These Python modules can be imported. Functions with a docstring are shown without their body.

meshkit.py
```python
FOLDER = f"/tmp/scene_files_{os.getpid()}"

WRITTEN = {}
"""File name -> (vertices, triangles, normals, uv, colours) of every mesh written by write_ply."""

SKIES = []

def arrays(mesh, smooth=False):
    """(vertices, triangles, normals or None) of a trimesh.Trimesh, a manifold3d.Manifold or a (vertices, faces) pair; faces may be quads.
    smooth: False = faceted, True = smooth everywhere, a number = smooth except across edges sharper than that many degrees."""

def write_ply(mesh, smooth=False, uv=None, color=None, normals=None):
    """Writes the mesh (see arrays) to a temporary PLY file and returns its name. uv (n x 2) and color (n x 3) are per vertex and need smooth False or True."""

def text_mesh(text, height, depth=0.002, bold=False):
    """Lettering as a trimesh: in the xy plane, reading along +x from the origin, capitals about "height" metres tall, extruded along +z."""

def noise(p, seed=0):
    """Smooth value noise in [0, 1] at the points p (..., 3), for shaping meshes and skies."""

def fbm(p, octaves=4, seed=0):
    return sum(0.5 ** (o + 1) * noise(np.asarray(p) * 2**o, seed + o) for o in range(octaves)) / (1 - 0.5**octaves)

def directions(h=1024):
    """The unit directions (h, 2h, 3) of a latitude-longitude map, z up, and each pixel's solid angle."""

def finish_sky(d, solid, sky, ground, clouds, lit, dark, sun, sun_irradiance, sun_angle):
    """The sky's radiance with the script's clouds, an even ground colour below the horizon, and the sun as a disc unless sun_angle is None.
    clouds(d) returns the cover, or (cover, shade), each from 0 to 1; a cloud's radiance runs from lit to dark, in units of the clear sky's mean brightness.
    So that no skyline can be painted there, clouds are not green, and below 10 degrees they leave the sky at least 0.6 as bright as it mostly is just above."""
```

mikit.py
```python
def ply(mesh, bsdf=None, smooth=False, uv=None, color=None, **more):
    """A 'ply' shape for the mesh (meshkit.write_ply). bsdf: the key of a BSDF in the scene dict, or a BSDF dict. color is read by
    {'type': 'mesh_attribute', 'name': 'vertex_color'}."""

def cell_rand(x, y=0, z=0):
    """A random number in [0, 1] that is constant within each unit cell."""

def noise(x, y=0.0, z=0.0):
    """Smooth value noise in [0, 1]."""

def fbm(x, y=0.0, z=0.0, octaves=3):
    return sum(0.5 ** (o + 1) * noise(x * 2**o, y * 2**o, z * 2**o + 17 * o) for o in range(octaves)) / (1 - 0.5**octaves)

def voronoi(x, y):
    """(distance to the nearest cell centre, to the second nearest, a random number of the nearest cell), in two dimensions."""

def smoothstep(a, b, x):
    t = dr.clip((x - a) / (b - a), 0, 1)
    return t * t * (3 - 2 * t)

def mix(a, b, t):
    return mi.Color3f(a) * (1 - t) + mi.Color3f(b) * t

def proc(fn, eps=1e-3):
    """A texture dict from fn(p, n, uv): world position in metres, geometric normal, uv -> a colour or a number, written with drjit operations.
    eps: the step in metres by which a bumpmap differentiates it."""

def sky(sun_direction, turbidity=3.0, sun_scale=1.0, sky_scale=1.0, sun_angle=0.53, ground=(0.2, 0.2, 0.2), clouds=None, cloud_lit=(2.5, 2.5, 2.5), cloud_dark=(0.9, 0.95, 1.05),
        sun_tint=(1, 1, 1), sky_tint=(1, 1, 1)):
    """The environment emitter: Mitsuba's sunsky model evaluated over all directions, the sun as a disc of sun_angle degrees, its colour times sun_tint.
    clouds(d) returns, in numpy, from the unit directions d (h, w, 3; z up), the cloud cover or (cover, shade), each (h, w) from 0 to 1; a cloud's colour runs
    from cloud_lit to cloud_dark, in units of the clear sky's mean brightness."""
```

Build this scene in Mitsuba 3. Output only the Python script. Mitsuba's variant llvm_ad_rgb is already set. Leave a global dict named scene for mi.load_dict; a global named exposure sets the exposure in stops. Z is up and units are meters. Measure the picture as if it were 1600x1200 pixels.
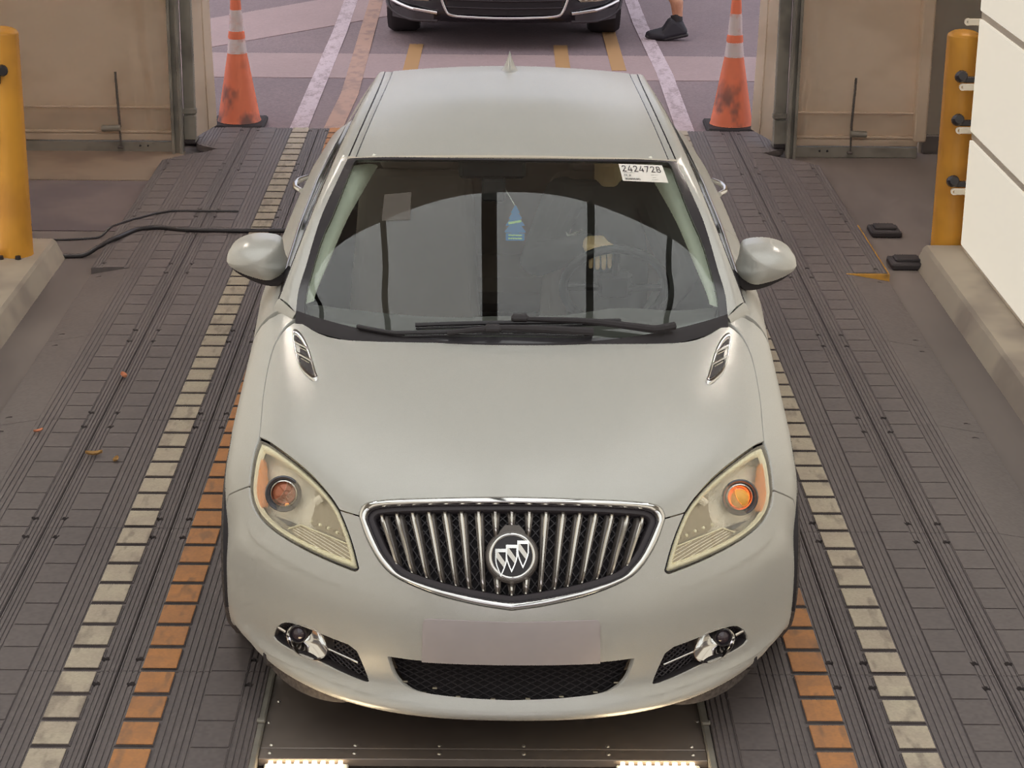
import math, random
import numpy as np, trimesh, shapely, mitsuba as mi, drjit as dr
import manifold3d as m3
from shapely.geometry import Polygon, LineString, Point, box as sbox
from scipy.interpolate import BSpline, PchipInterpolator
from scipy.spatial import Delaunay, cKDTree
from scipy.optimize import brentq
import mikit, meshkit
from mikit import noise, fbm, cell_rand, smoothstep, mix

random.seed(4); RNG = np.random.default_rng(11)
T = mi.ScalarTransform4f
scene, labels = {'type': 'scene'}, {}

# ------------------------------------------------------------------ camera, sky, large lights, exposure
FOC, PITCH, CAMH, ROLL, YAW = 3263.0, 0.33609, 3.04, 0.0105, 0.0113
def cam_axes():
    c, s = math.cos(YAW), math.sin(YAW)
    A = np.array([[c, -s, 0], [s, c, 0], [0, 0, 1]])
    ct, st = math.cos(PITCH), math.sin(PITCH)
    B = np.array([[1, 0, 0], [0, -st, -ct], [0, ct, -st]])
    cr, sr = math.cos(ROLL), math.sin(ROLL)
    return np.array([[cr, -sr, 0], [sr, cr, 0], [0, 0, 1]]) @ B @ A
AX = cam_axes()
EYE = np.array([0, 0, CAMH])
scene['camera'] = {'type': 'perspective', 'fov': math.degrees(2 * math.atan(800 / FOC)), 'fov_axis': 'x', 'near_clip': 0.05, 'far_clip': 500.0,
                   'to_world': T().look_at(origin=EYE.tolist(), target=(EYE + AX[2]).tolist(), up=(-AX[1]).tolist())}
exposure = 0.35
SKY = 3.8
scene['sky'] = mikit.sky((-0.45, -0.5, 0.74), turbidity=7.0, sun_scale=0.02 * SKY, sky_scale=SKY, ground=(0.3, 0.28, 0.29),
                         clouds=lambda d: 0.35 + 0.6 * np.clip(meshkit.fbm(d * 3.1, 4, 3) * 2.2 - 0.5, 0, 1), cloud_lit=(1.6, 1.55, 1.6), cloud_dark=(1.0, 0.97, 1.03), sky_tint=(1.15, 0.98, 0.96))
LAMP = (0.52, 0.474, 0.39)          # radiance of the diffuser panels of the photo tunnel
CANOPY = (0.89, 0.91, 0.89)          # and of its overhead arch

# ------------------------------------------------------------------ helpers
def lin(r, g, b):
    return [(((c / 255) + 0.055) / 1.055) ** 2.4 if c > 10 else c / 255 / 12.92 for c in (r, g, b)]
def rgb(c): return {'type': 'rgb', 'value': [float(x) for x in c]}
def two(b): return {'type': 'twosided', 'bsdf': b}
def princ(col, rough=0.5, metal=0.0, **kw):
    return {'type': 'principled', 'base_color': col if isinstance(col, dict) else rgb(col), 'roughness': rough, 'metallic': metal, **kw}
def mat(name, b, bump=None, scale=1.0):
    if bump is not None: b = {'type': 'bumpmap', 'arbitrary': bump, 'scale': scale, 'bsdf': b}
    scene[name] = two(b)
def label(key, text, cat=None, group=None, kind=None):
    d = {'label': text} if text else {}
    if cat: d['category'] = cat
    if group: d['group'] = group
    if kind: d['kind'] = kind
    labels[key] = d
def fresh(key):
    if key not in scene and not any(k.startswith(key + '__') for k in scene): return key
    i = 1
    while f'{key}_{i:03d}' in scene or any(k.startswith(f'{key}_{i:03d}__') for k in scene): i += 1
    return f'{key}_{i:03d}'
COUNT = {}
def num(key):
    n = COUNT.get(key, 0); COUNT[key] = n + 1
    return key if n == 0 else f'{key}_{n:03d}'
def put(key, mesh, m, smooth=False, tw=None, **kw):
    """one entry of the scene; the key gets a number when it is taken"""
    k = num(key)
    d = mesh if isinstance(mesh, dict) else mikit.ply(mesh, m, smooth=smooth, **kw)
    if tw is not None: d = {**d, 'to_world': tw}
    scene[k] = d
    return k
def struct(key, mesh, m, smooth=False, text=None, **kw):
    k = put(key, mesh, m, smooth, **kw); label(k, text or key.replace('_', ' '), None, None, 'structure'); return k
def nput(key, vfn, m, tw=None):
    """the same with given vertex normals"""
    v, f, n = vfn
    path = meshkit.write_ply((v, f), False, normals=n)
    d = {'type': 'ply', 'filename': path, 'face_normals': False, 'bsdf': {'type': 'ref', 'id': m}}
    return put(key, d, m, tw=tw)

def bx(x0, x1, y0, y1, z0, z1, ch=0.0):
    ext = np.array([x1 - x0, y1 - y0, z1 - z0]); c = np.array([(x0 + x1) / 2, (y0 + y1) / 2, (z0 + z1) / 2])
    if ch <= 0:
        m = trimesh.creation.box(ext)
    else:
        ch = min(ch, ext.min() / 2.01); pts = []
        for s in np.ndindex(2, 2, 2):
            q = (np.array(s) * 2 - 1) * ext / 2
            for k in range(3):
                p = q - np.sign(q) * ch; p[k] = q[k]; pts.append(p)
        m = trimesh.convex.convex_hull(np.array(pts))
    m.apply_translation(c); return m
def cat(*ms): return trimesh.util.concatenate([m for x in ms for m in (x if isinstance(x, list) else [x])])
def lathe(profile, n=32, axis=None, at=(0, 0, 0)):
    m = trimesh.creation.revolve(np.array(profile, float), sections=n)
    if axis is not None: m.apply_transform(trimesh.geometry.align_vectors([0, 0, 1], np.array(axis, float) / np.linalg.norm(axis)))
    m.apply_translation(at); return m
def tube(points, r, sides=8, caps=True):
    p = np.asarray(points, float); r = np.broadcast_to(r, (len(p),))
    t = np.gradient(p, axis=0); t /= np.linalg.norm(t, axis=1, keepdims=True) + 1e-12
    ref = np.array([0, 0, 1.0]) if np.abs(t[:, 2]).mean() < 0.8 else np.array([1.0, 0, 0])
    a = np.cross(t, ref); a /= np.linalg.norm(a, axis=1, keepdims=True) + 1e-12; b = np.cross(t, a)
    ang = np.arange(sides) * 2 * np.pi / sides
    v = (p[:, None] + r[:, None, None] * (np.cos(ang)[None, :, None] * a[:, None] + np.sin(ang)[None, :, None] * b[:, None])).reshape(-1, 3)
    f = []
    for i in range(len(p) - 1):
        for j in range(sides):
            k = (j + 1) % sides
            f += [[i * sides + j, i * sides + k, (i + 1) * sides + k], [i * sides + j, (i + 1) * sides + k, (i + 1) * sides + j]]
    if caps:
        n0 = len(v); v = np.vstack([v, p[0], p[-1]])
        for j in range(sides):
            k = (j + 1) % sides
            f += [[n0, k, j], [n0 + 1, (len(p) - 1) * sides + j, (len(p) - 1) * sides + k]]
    m = trimesh.Trimesh(v, f, process=False); m.fix_normals() if False else None
    return m
def extrude(poly, h, frame=None):
    ms = [trimesh.creation.extrude_polygon(g, h, engine='earcut') for g in getattr(poly, 'geoms', [poly]) if g.area > 0]
    m = trimesh.util.concatenate(ms)
    if frame is not None: m.apply_transform(frame)
    return m
def frame(o, x, y, z=None):
    x = np.array(x, float); x /= np.linalg.norm(x); y = np.array(y, float); y -= x * (x @ y); y /= np.linalg.norm(y)
    M = np.eye(4); M[:3, 0], M[:3, 1], M[:3, 2], M[:3, 3] = x, y, np.cross(x, y), o; return M
def grid_mesh(P):
    """(r, c, 3) points as a quad mesh"""
    r, c = P.shape[:2]; i, j = np.meshgrid(np.arange(r - 1), np.arange(c - 1), indexing='ij'); k = i * c + j
    q = np.stack([k, k + 1, k + c + 1, k + c], -1).reshape(-1, 4)
    return trimesh.Trimesh(P.reshape(-1, 3), np.vstack([q[:, [0, 1, 2]], q[:, [0, 2, 3]]]), process=False)
def hull_chain(pts, rad, seg=20):
    """a smooth tapering limb: hulls of neighbouring spheres, joined"""
    out = m3.Manifold()
    for (p, r), (q, s) in zip(list(zip(pts, rad))[:-1], list(zip(pts, rad))[1:]):
        out = out + m3.Manifold.batch_hull([m3.Manifold.sphere(r, seg).translate(tuple(map(float, p))), m3.Manifold.sphere(s, seg).translate(tuple(map(float, q)))])
    return out
def tm(man):
    m = man.to_mesh(); return trimesh.Trimesh(np.array(m.vert_properties[:, :3]), np.array(m.tri_verts), process=False)
def soft(man, step=0.02, it=8):
    t = tm(man.refine_to_length(step)); t.merge_vertices(); trimesh.smoothing.filter_taubin(t, iterations=it); return t

# ------------------------------------------------------------------ materials
def spots(p, n, uv, a, b, s, lo=0.35, hi=0.7):
    return mix(a, b, smoothstep(lo, hi, fbm(p.x * s, p.y * s, p.z * s, 4)))
RUB_A, RUB_B = lin(86, 79, 81), lin(107, 99, 98)
mat('m_rubber', princ(mikit.proc(lambda p, n, uv: mix(RUB_A, RUB_B, 0.65 * fbm(p.x * 2.1, p.y * 1.3, 0, 4) + 0.35 * noise(p.x * 90, p.y * 90, 0))), 0.62, specular=0.45))
mat('m_rubber_dark', princ(lin(58, 52, 54), 0.7))
mat('m_hole', princ(lin(30, 26, 28), 0.9))
def wear(a, b, c):
    def fn(p, n, uv):
        d = fbm(p.x * 14, p.y * 14, 0, 4); g = noise(p.x * 160, p.y * 160, 3)
        q = cell_rand(p.y / 0.1632 + 0.2, p.x * 2.0, 5)
        col = mix(a, b, dr.clip(0.5 * q + 0.5 * smoothstep(0.3, 0.75, d), 0, 1))
        return mix(col, c, 0.55 * smoothstep(0.55, 0.8, fbm(p.x * 30, p.y * 9, 4, 3)) + 0.25 * g)
    return fn
mat('m_white_tile', princ(mikit.proc(wear(lin(186, 175, 155), lin(172, 158, 143), lin(128, 116, 106))), 0.7))
mat('m_orange_tile', princ(mikit.proc(wear(lin(188, 128, 76), lin(166, 116, 78), lin(128, 98, 78))), 0.7))
def concrete_fn(p, n, uv):
    c = mix(lin(110, 102, 101), lin(127, 118, 114), fbm(p.x * 0.9, p.y * 0.9, 0, 4))
    return mix(c, lin(92, 84, 84), 0.5 * smoothstep(0.5, 0.8, fbm(p.x * 2.7, p.y * 0.8, 9, 4)))
mat('m_floor', princ(mikit.proc(concrete_fn), 0.75, specular=0.3))
mat('m_floor_light', princ(mikit.proc(lambda p, n, uv: spots(p, n, uv, lin(160, 142, 126), lin(142, 124, 114), 3.0)), 0.8))
mat('m_floor_dark', princ(mikit.proc(lambda p, n, uv: spots(p, n, uv, lin(96, 86, 90), lin(112, 100, 100), 2.2)), 0.8))
mat('m_asphalt', princ(mikit.proc(lambda p, n, uv: mix(mix(lin(128, 113, 117), lin(148, 130, 132), fbm(p.x * 0.8, p.y * 0.8, 0, 4)), lin(105, 95, 100), 0.45 * noise(p.x * 70, p.y * 70, 0))), 0.85))
mat('m_apron_and_sunlit', princ(mikit.proc(lambda p, n, uv: mix(mix(lin(174, 152, 152), lin(160, 140, 140), fbm(p.x * 1.3, p.y * 1.3, 2, 4)), lin(140, 122, 122), 0.3 * noise(p.x * 60, p.y * 60, 0))), 0.85))  # colour of the concrete strip, and of the painted band of sunlight
mat('m_line_white', princ(mikit.proc(lambda p, n, uv: mix(lin(196, 180, 186), lin(164, 146, 150), smoothstep(0.40, 0.8, 0.6 * fbm(p.x * 22, p.y * 9, 0, 4) + 0.4 * noise(p.x * 80, p.y * 80, 1)))), 0.8))
mat('m_line_tan', princ(mikit.proc(lambda p, n, uv: mix(lin(178, 146, 132), lin(156, 130, 122), smoothstep(0.35, 0.8, fbm(p.x * 18, p.y * 8, 5, 4)))), 0.8))
mat('m_line_orange', princ(lin(176, 138, 96), 0.8))
mat('m_curb', princ(mikit.proc(lambda p, n, uv: spots(p, n, uv, lin(182, 170, 154), lin(150, 138, 128), 3.5, 0.3, 0.8)), 0.85))
def canvas_fn(p, n, uv):
    d = smoothstep(0.45, 0.75, fbm(p.x * 2.2, 0, p.z * 3.0, 4)); low = smoothstep(0.45, 0.0, p.z) * (0.35 + 0.65 * fbm(p.x * 6, 1, p.z * 6, 3))
    return mix(mix(lin(232, 211, 190), lin(220, 198, 176), d), lin(140, 124, 108), 0.6 * low)
mat('m_canvas', princ(mikit.proc(canvas_fn), 0.85))
mat('m_steel', princ(mikit.proc(lambda p, n, uv: spots(p, n, uv, lin(142, 138, 130), lin(118, 114, 108), 5.0)), 0.5, 0.2))
mat('m_steel_dark', princ(lin(96, 90, 88), 0.55, 0.2))
mat('m_wall_grey', princ(lin(150, 142, 132), 0.8))
mat('m_ceiling', princ(lin(140, 130, 124), 0.9))
mat('m_yellow', princ(mikit.proc(lambda p, n, uv: spots(p, n, uv, lin(228, 164, 62), lin(208, 146, 60), 3.0)), 0.45))
mat('m_yellow_ramp', princ(mikit.proc(lambda p, n, uv: spots(p, n, uv, lin(206, 152, 66), lin(150, 110, 60), 14.0, 0.45, 0.8)), 0.7))
mat('m_alu', princ(lin(206, 196, 180), 0.5, 0.1))
mat('m_white_plastic', princ(lin(232, 222, 205), 0.4))
mat('m_black', princ(lin(48, 45, 49), 0.4))
mat('m_black_soft', princ(lin(52, 48, 51), 0.75))
mat('m_paint', princ(mikit.proc(lambda p, n, uv: mix(lin(191, 189, 183), lin(185, 183, 177), noise(p.x * 700, p.y * 700, p.z * 700))), 0.30, 0.12, clearcoat=1.0, clearcoat_gloss=0.92, specular=0.75))
mat('m_chrome', princ([0.86, 0.85, 0.83], 0.07, 1.0))
mat('m_chrome_dull', princ([0.66, 0.62, 0.56], 0.18, 1.0))
mat('m_trim', princ(lin(62, 60, 64), 0.12, specular=0.8))
mat('m_mesh', princ(lin(58, 53, 58), 0.5))
mat('m_grille_back', princ(lin(42, 38, 42), 0.8))
mat('m_slat_base', princ(lin(104, 98, 95), 0.4))
mat('m_plate', princ(mikit.proc(lambda p, n, uv: spots(p, n, uv, lin(186, 176, 176), lin(180, 171, 172), 8.0)), 0.5))
mat('m_cream', princ(lin(250, 243, 208), 0.3))
mat('m_lamp_shell', princ(lin(248, 240, 220), 0.35, 0.0))
mat('m_lamp_grey', princ(lin(170, 160, 140), 0.25, 0.6))
mat('m_lamp_dark', princ(lin(86, 86, 92), 0.25, 0.3))
mat('m_amber', princ(lin(236, 150, 84), 0.3))
mat('m_projector', princ(lin(190, 120, 94), 0.12, 0.4))
mat('m_dark_lens', princ(lin(66, 56, 64), 0.08, 0.2, clearcoat=1.0, clearcoat_gloss=0.98))
mat('m_tire', princ(mikit.proc(lambda p, n, uv: mix(lin(66, 60, 60), lin(120, 112, 108), 0.5 * noise(p.x * 120, p.y * 120, p.z * 120))), 0.85))
mat('m_rim', princ(lin(168, 164, 158), 0.3, 0.8))
mat('m_dash', princ(lin(84, 80, 80), 0.85))
mat('m_seat', princ(lin(150, 134, 130), 0.9))
mat('m_inner_trim', princ(lin(244, 243, 232), 0.8))
mat('m_skin', princ(mikit.proc(lambda p, n, uv: spots(p, n, uv, lin(214, 160, 130), lin(198, 140, 112), 18.0)), 0.55))
mat('m_skin_pale', princ(lin(226, 192, 156), 0.55))
mat('m_shirt', princ(lin(96, 92, 94), 0.9))
mat('m_hair', princ(lin(44, 36, 32), 0.7))
mat('m_shoe', princ(lin(52, 50, 58), 0.6))
mat('m_cone', princ(mikit.proc(lambda p, n, uv: mix(lin(255, 140, 104), lin(130, 92, 88), smoothstep(0.52, 0.8, fbm(p.x * 9, p.y * 9, p.z * 5, 4)) * smoothstep(0.5, 0.1, p.z))), 0.5))
mat('m_cone_band', princ(mikit.proc(lambda p, n, uv: spots(p, n, uv, lin(240, 222, 222), lin(228, 172, 160), 16.0, 0.5, 0.8)), 0.4))
mat('m_blackpaint', princ(lin(30, 27, 34), 0.25, 0.0, clearcoat=1.0, clearcoat_gloss=0.95))
mat('m_dull_black', princ(lin(58, 52, 56), 0.6))
mat('m_paper', princ(lin(236, 230, 222), 0.6))
mat('m_ink', princ(lin(52, 46, 50), 0.7))
mat('m_leaf', princ(lin(206, 140, 108), 0.8))
mat('m_leaf_yellow', princ(lin(176, 138, 88), 0.8))
mat('m_blue', princ(lin(70, 130, 190), 0.6))
mat('m_lime', princ(lin(190, 230, 170), 0.6))
mat('m_plate_steel', princ(mikit.proc(lambda p, n, uv: spots(p, n, uv, lin(132, 122, 116), lin(118, 108, 104), 3.0)), 0.42, 0.4))
mat('m_bolt', princ(lin(225, 220, 210), 0.25, 0.9))
mat('m_shorts', princ(lin(70, 74, 90), 0.85))
mat('m_smudge', princ(lin(120, 112, 108), 0.8))
mat('m_diffuser', princ(lin(110, 106, 100), 0.5, specular=0.3))
scene['m_glass'] = {'type': 'thindielectric', 'int_ior': 1.5, 'ext_ior': 1.0, 'specular_transmittance': rgb([0.78, 0.84, 0.79])}
scene['m_sideglass'] = {'type': 'thindielectric', 'int_ior': 1.55, 'ext_ior': 1.0, 'specular_transmittance': rgb([0.45, 0.5, 0.46])}
scene['m_lens'] = {'type': 'blendbsdf', 'weight': 0.11, 'a': {'type': 'thindielectric', 'int_ior': 1.5, 'ext_ior': 1.0}, 'b': two({'type': 'diffuse', 'reflectance': rgb(lin(226, 214, 184))})}

# ------------------------------------------------------------------ the building: floor, walls, ceiling, street
FL = -0.055
struct('floor', bx(-3.7, 3.7, -5.0, 13.93, FL - 0.15, FL), 'm_floor', text='grey concrete floor of the inspection lane')
put('floor__slab', bx(-3.7, -2.0, 12.62, 13.42, FL - 0.002, FL + 0.006), 'm_floor_light')
put('floor__patch', bx(-3.7, -1.9, 11.42, 12.6, FL - 0.002, FL + 0.004), 'm_floor_dark')
struct('ground', bx(-30, 30, 13.93, 70, -0.24, -0.045), 'm_asphalt', text='weathered asphalt outside the doorway')
put('ground__concrete_strip', bx(-8, 8, 15.92, 16.95, -0.05, -0.041), 'm_apron_and_sunlit')
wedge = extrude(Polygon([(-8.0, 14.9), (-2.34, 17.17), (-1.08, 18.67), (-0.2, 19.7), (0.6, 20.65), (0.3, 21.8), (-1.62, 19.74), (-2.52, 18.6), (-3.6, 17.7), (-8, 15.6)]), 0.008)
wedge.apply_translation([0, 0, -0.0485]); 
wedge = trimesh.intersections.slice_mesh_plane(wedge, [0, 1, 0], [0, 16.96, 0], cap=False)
put('ground__sunlit_band', wedge, 'm_apron_and_sunlit')  # paler slab stands in for a band of sunlight across the asphalt
def stripe(pts, w, m, key):
    line = LineString(pts).buffer(w / 2, cap_style='flat')
    e = extrude(line, 0.004); e.apply_translation([0, 0, -0.0415]); put(key, e, m)
stripe([(-1.32, 13.94), (-1.315, 16.0), (-1.31, 18), (-1.35, 22)], 0.125, 'm_line_white', 'ground__white_line')
stripe([(1.33, 13.94), (1.35, 16.2), (1.31, 18.5), (1.33, 23)], 0.125, 'm_line_white', 'ground__white_line')
stripe([(-1.09, 13.94), (-1.05, 15.3), (-1.07, 17.4), (-1.11, 22)], 0.13, 'm_line_tan', 'ground__tan_line')
for x, y0, y1 in ((-0.64, 16.2, 17.4), (0.56, 16.2, 17.4), (1.0, 16.3, 18.3)):
    stripe([(x, y0), (x + 0.01, y1)], 0.115, 'm_line_orange', 'ground__orange_mark')

struct('wall_left', bx(-3.72, -3.6, -5, 13.6, FL, 5.4), 'm_wall_grey', text='grey side wall beyond the left light tunnel wall')
struct('wall_right', bx(3.6, 3.72, -5, 13.6, FL, 5.4), 'm_wall_grey', text='grey side wall beyond the right light tunnel wall')
struct('wall_back', cat(bx(-3.72, -1.8, -5.12, -5, FL, 5.4), bx(1.8, 3.72, -5.12, -5, FL, 5.4), bx(-1.8, 1.8, -5.12, -5, 3.4, 5.4)), 'm_wall_grey', text='entry wall behind the camera')
struct('ceiling', bx(-3.72, 3.72, -5.12, 13.72, 5.4, 5.5), 'm_ceiling', text='dark ceiling of the lane')
struct('wall_front', cat(bx(-3.6, 3.6, 13.56, 13.68, 3.6, 5.4), bx(2.83, 3.6, 13.56, 13.68, FL, 3.6), bx(-3.6, -3.0, 13.56, 13.68, FL, 3.6)), 'm_wall_grey', text='grey wall around the doorway')
struct('baseboard_front', bx(2.85, 3.6, 13.53, 13.56, FL, 0.07, 0.006), 'm_steel_dark', text='dark base strip of the grey wall right of the doorway')

# fabric walls either side of the doorway, each with its hems, sill and wrinkled inner edge
def canvas(xa, xb, inner, ph):
    """cloth from x = xa (inner edge, by the post) to xb, hanging from z 3.6 down to the sill"""
    u, w = np.meshgrid(np.linspace(0, 1, 90), np.linspace(0, 1, 60) ** 1.6)
    x = xa + (xb - xa) * u; z = 0.03 + 3.57 * w
    fold = np.exp(-((u - 0.10) / 0.07) ** 2) * (0.5 + 0.5 * np.sin(x * 40 + z * 3.0 + ph))
    diag = np.exp(-(((u - 0.03) - (z - 0.05) * 0.22) / 0.022) ** 2) * np.exp(-z * 4.0)
    y = 13.45 - 0.03 * fold + 0.035 * diag - 0.006 * np.sin(x * 5.0 + ph) * (1 - w) - 0.012 * meshkit.fbm(np.stack([x * 3, z * 3, x * 0], -1), 3, 5)
    return grid_mesh(np.stack([x, y, z], -1))
for side, xa, xb, tag_, pos in ((-1, -2.08, -3.55, 'beige fabric wall curtain left of the doorway behind the left bollard', 0.0), (1, 1.99, 2.79, 'beige fabric wall curtain right of the doorway behind the right bollard', 2.0)):
    k = num('fabric_wall'); label(k, tag_, 'fabric wall', 'fabric walls beside the doorway')
    put(k + '__cloth', canvas(xa, xb, xa, pos), 'm_canvas', 40)
    lo, hi = min(xa, xb), max(xa, xb)
    put(k + '__hem', bx(lo, hi, 13.412, 13.43, 0.232, 0.246, 0.004), 'm_canvas')
    put(k + '__hem', bx(lo, hi, 13.400, 13.432, 0.070, 0.088, 0.006), 'm_canvas')
    put(k + '__hem', bx(lo, hi, 13.400, 13.44, 0.022, 0.068, 0.006), 'm_canvas')
    put(k + '__sill', bx(lo, hi, 13.40, 13.52, FL, 0.016, 0.004), 'm_steel')
    for i in range(2): put(k + '__bolt', lathe([(0, 0), (0.007, 0), (0.007, 0.006), (0, 0.008)], 10, (0, -1, 0), (xa + side * (0.16 + 0.05 * i), 13.40, -0.01)), 'm_black')
    if side > 0:
        put(k + '__edge_strip', bx(2.755, 2.835, 13.36, 13.47, 0.06, 3.6, 0.01), 'm_canvas')
# brown stains low on the sills are wear of the steel itself; the latches that hold the curtains down
for side, x, dx in ((-1, -2.415, -0.115), (1, 2.345, 0.1)):
    k = num('curtain_latch'); label(k, 'rod latch with a roller on the %s fabric wall' % ('left' if side < 0 else 'right'), 'latch', 'rod latches on the fabric walls')
    put(k + '__rod', tube([(x - 0.012 * side * -1, 13.385, 0.475), (x, 13.38, 0.15), (x + 0.004, 13.38, 0.115)], 0.008, 8), 'm_steel_dark', 40)
    put(k + '__roller', tube([(x - 0.006 * np.sign(dx), 13.37, 0.112), (x + dx, 13.37, 0.108)], 0.021, 14), 'm_steel', 40)
    put(k + '__pin', tube([(x, 13.375, 0.105), (x + 0.004, 13.375, -0.012)], 0.006, 8), 'm_steel_dark', 40)
    put(k + '__foot', bx(x - 0.018, x + 0.018, 13.36, 13.39, -0.024, -0.008, 0.004), 'm_steel_dark')
# door frame posts and the fabric jambs hanging in the opening
for side, xs in ((-1, (-2.075, -2.005, -2.003, -1.93, -1.93, -1.835)), (1, (1.985, 1.925, 1.924, 1.845, 1.845, 1.74))):
    k = num('door_post'); label(k, 'grey steel door post on the %s side of the doorway' % ('left' if side < 0 else 'right'), 'door post', 'steel posts of the doorway')
    a, b, c, d, e, f = xs
    put(k + '__track', cat(bx(min(a, b), max(a, b), 13.36, 13.42, FL, 3.6, 0.004), bx(min(a, a + 0.02 * -side), max(a, a + 0.02 * -side), 13.33, 13.36, FL, 3.6, 0.003), bx(min(b, b + 0.02 * side), max(b, b + 0.02 * side), 13.33, 13.36, FL, 3.6, 0.003)), 'm_steel')
    put(k + '__column', bx(min(c, d), max(c, d), 13.42, 13.56, 0.004, 3.6, 0.006), 'm_steel')
    put(k + '__bracket', bx(min(c, d) - 0.012, max(c, d) + 0.012, 13.40, 13.44, 0.20, 0.235, 0.004), 'm_steel')
    put(k + '__base', bx(min(c, d) + 0.0, max(c, d) + 0.005, 13.40, 13.44, 0.03, 0.19, 0.004), 'm_steel')
    put(k + '__foot', bx(min(c, d) + 0.005, max(c, d) - 0.005, 13.40, 13.5, 0.004, 0.035, 0.004), 'm_rubber_dark')
    k2 = num('door_jamb'); label(k2, 'pale fabric jamb flap hanging inside the %s door post' % ('left' if side < 0 else 'right'), 'door flap', 'fabric jambs of the doorway')
    u, w = np.meshgrid(np.linspace(0, 1, 16), np.linspace(0, 1, 70))
    bulge = -side * 0.012 * np.sin(w * 9 + 1.5) * u
    x = e + (f - e) * u + bulge; z = (0.035 + 0.035 * u) + (3.56) * w ** 1.3
    y = 13.47 + 0.22 * u + 0.012 * np.sin(u * 5 + w * 7)
    put(k2 + '__cloth', grid_mesh(np.stack([x, y, z], -1)), 'm_canvas', 40)
    put(k2 + '__seam', tube(np.stack([x[:, 9], y[:, 9] - 0.006, z[:, 9]], -1), 0.004, 6), 'm_canvas', 40)

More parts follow.
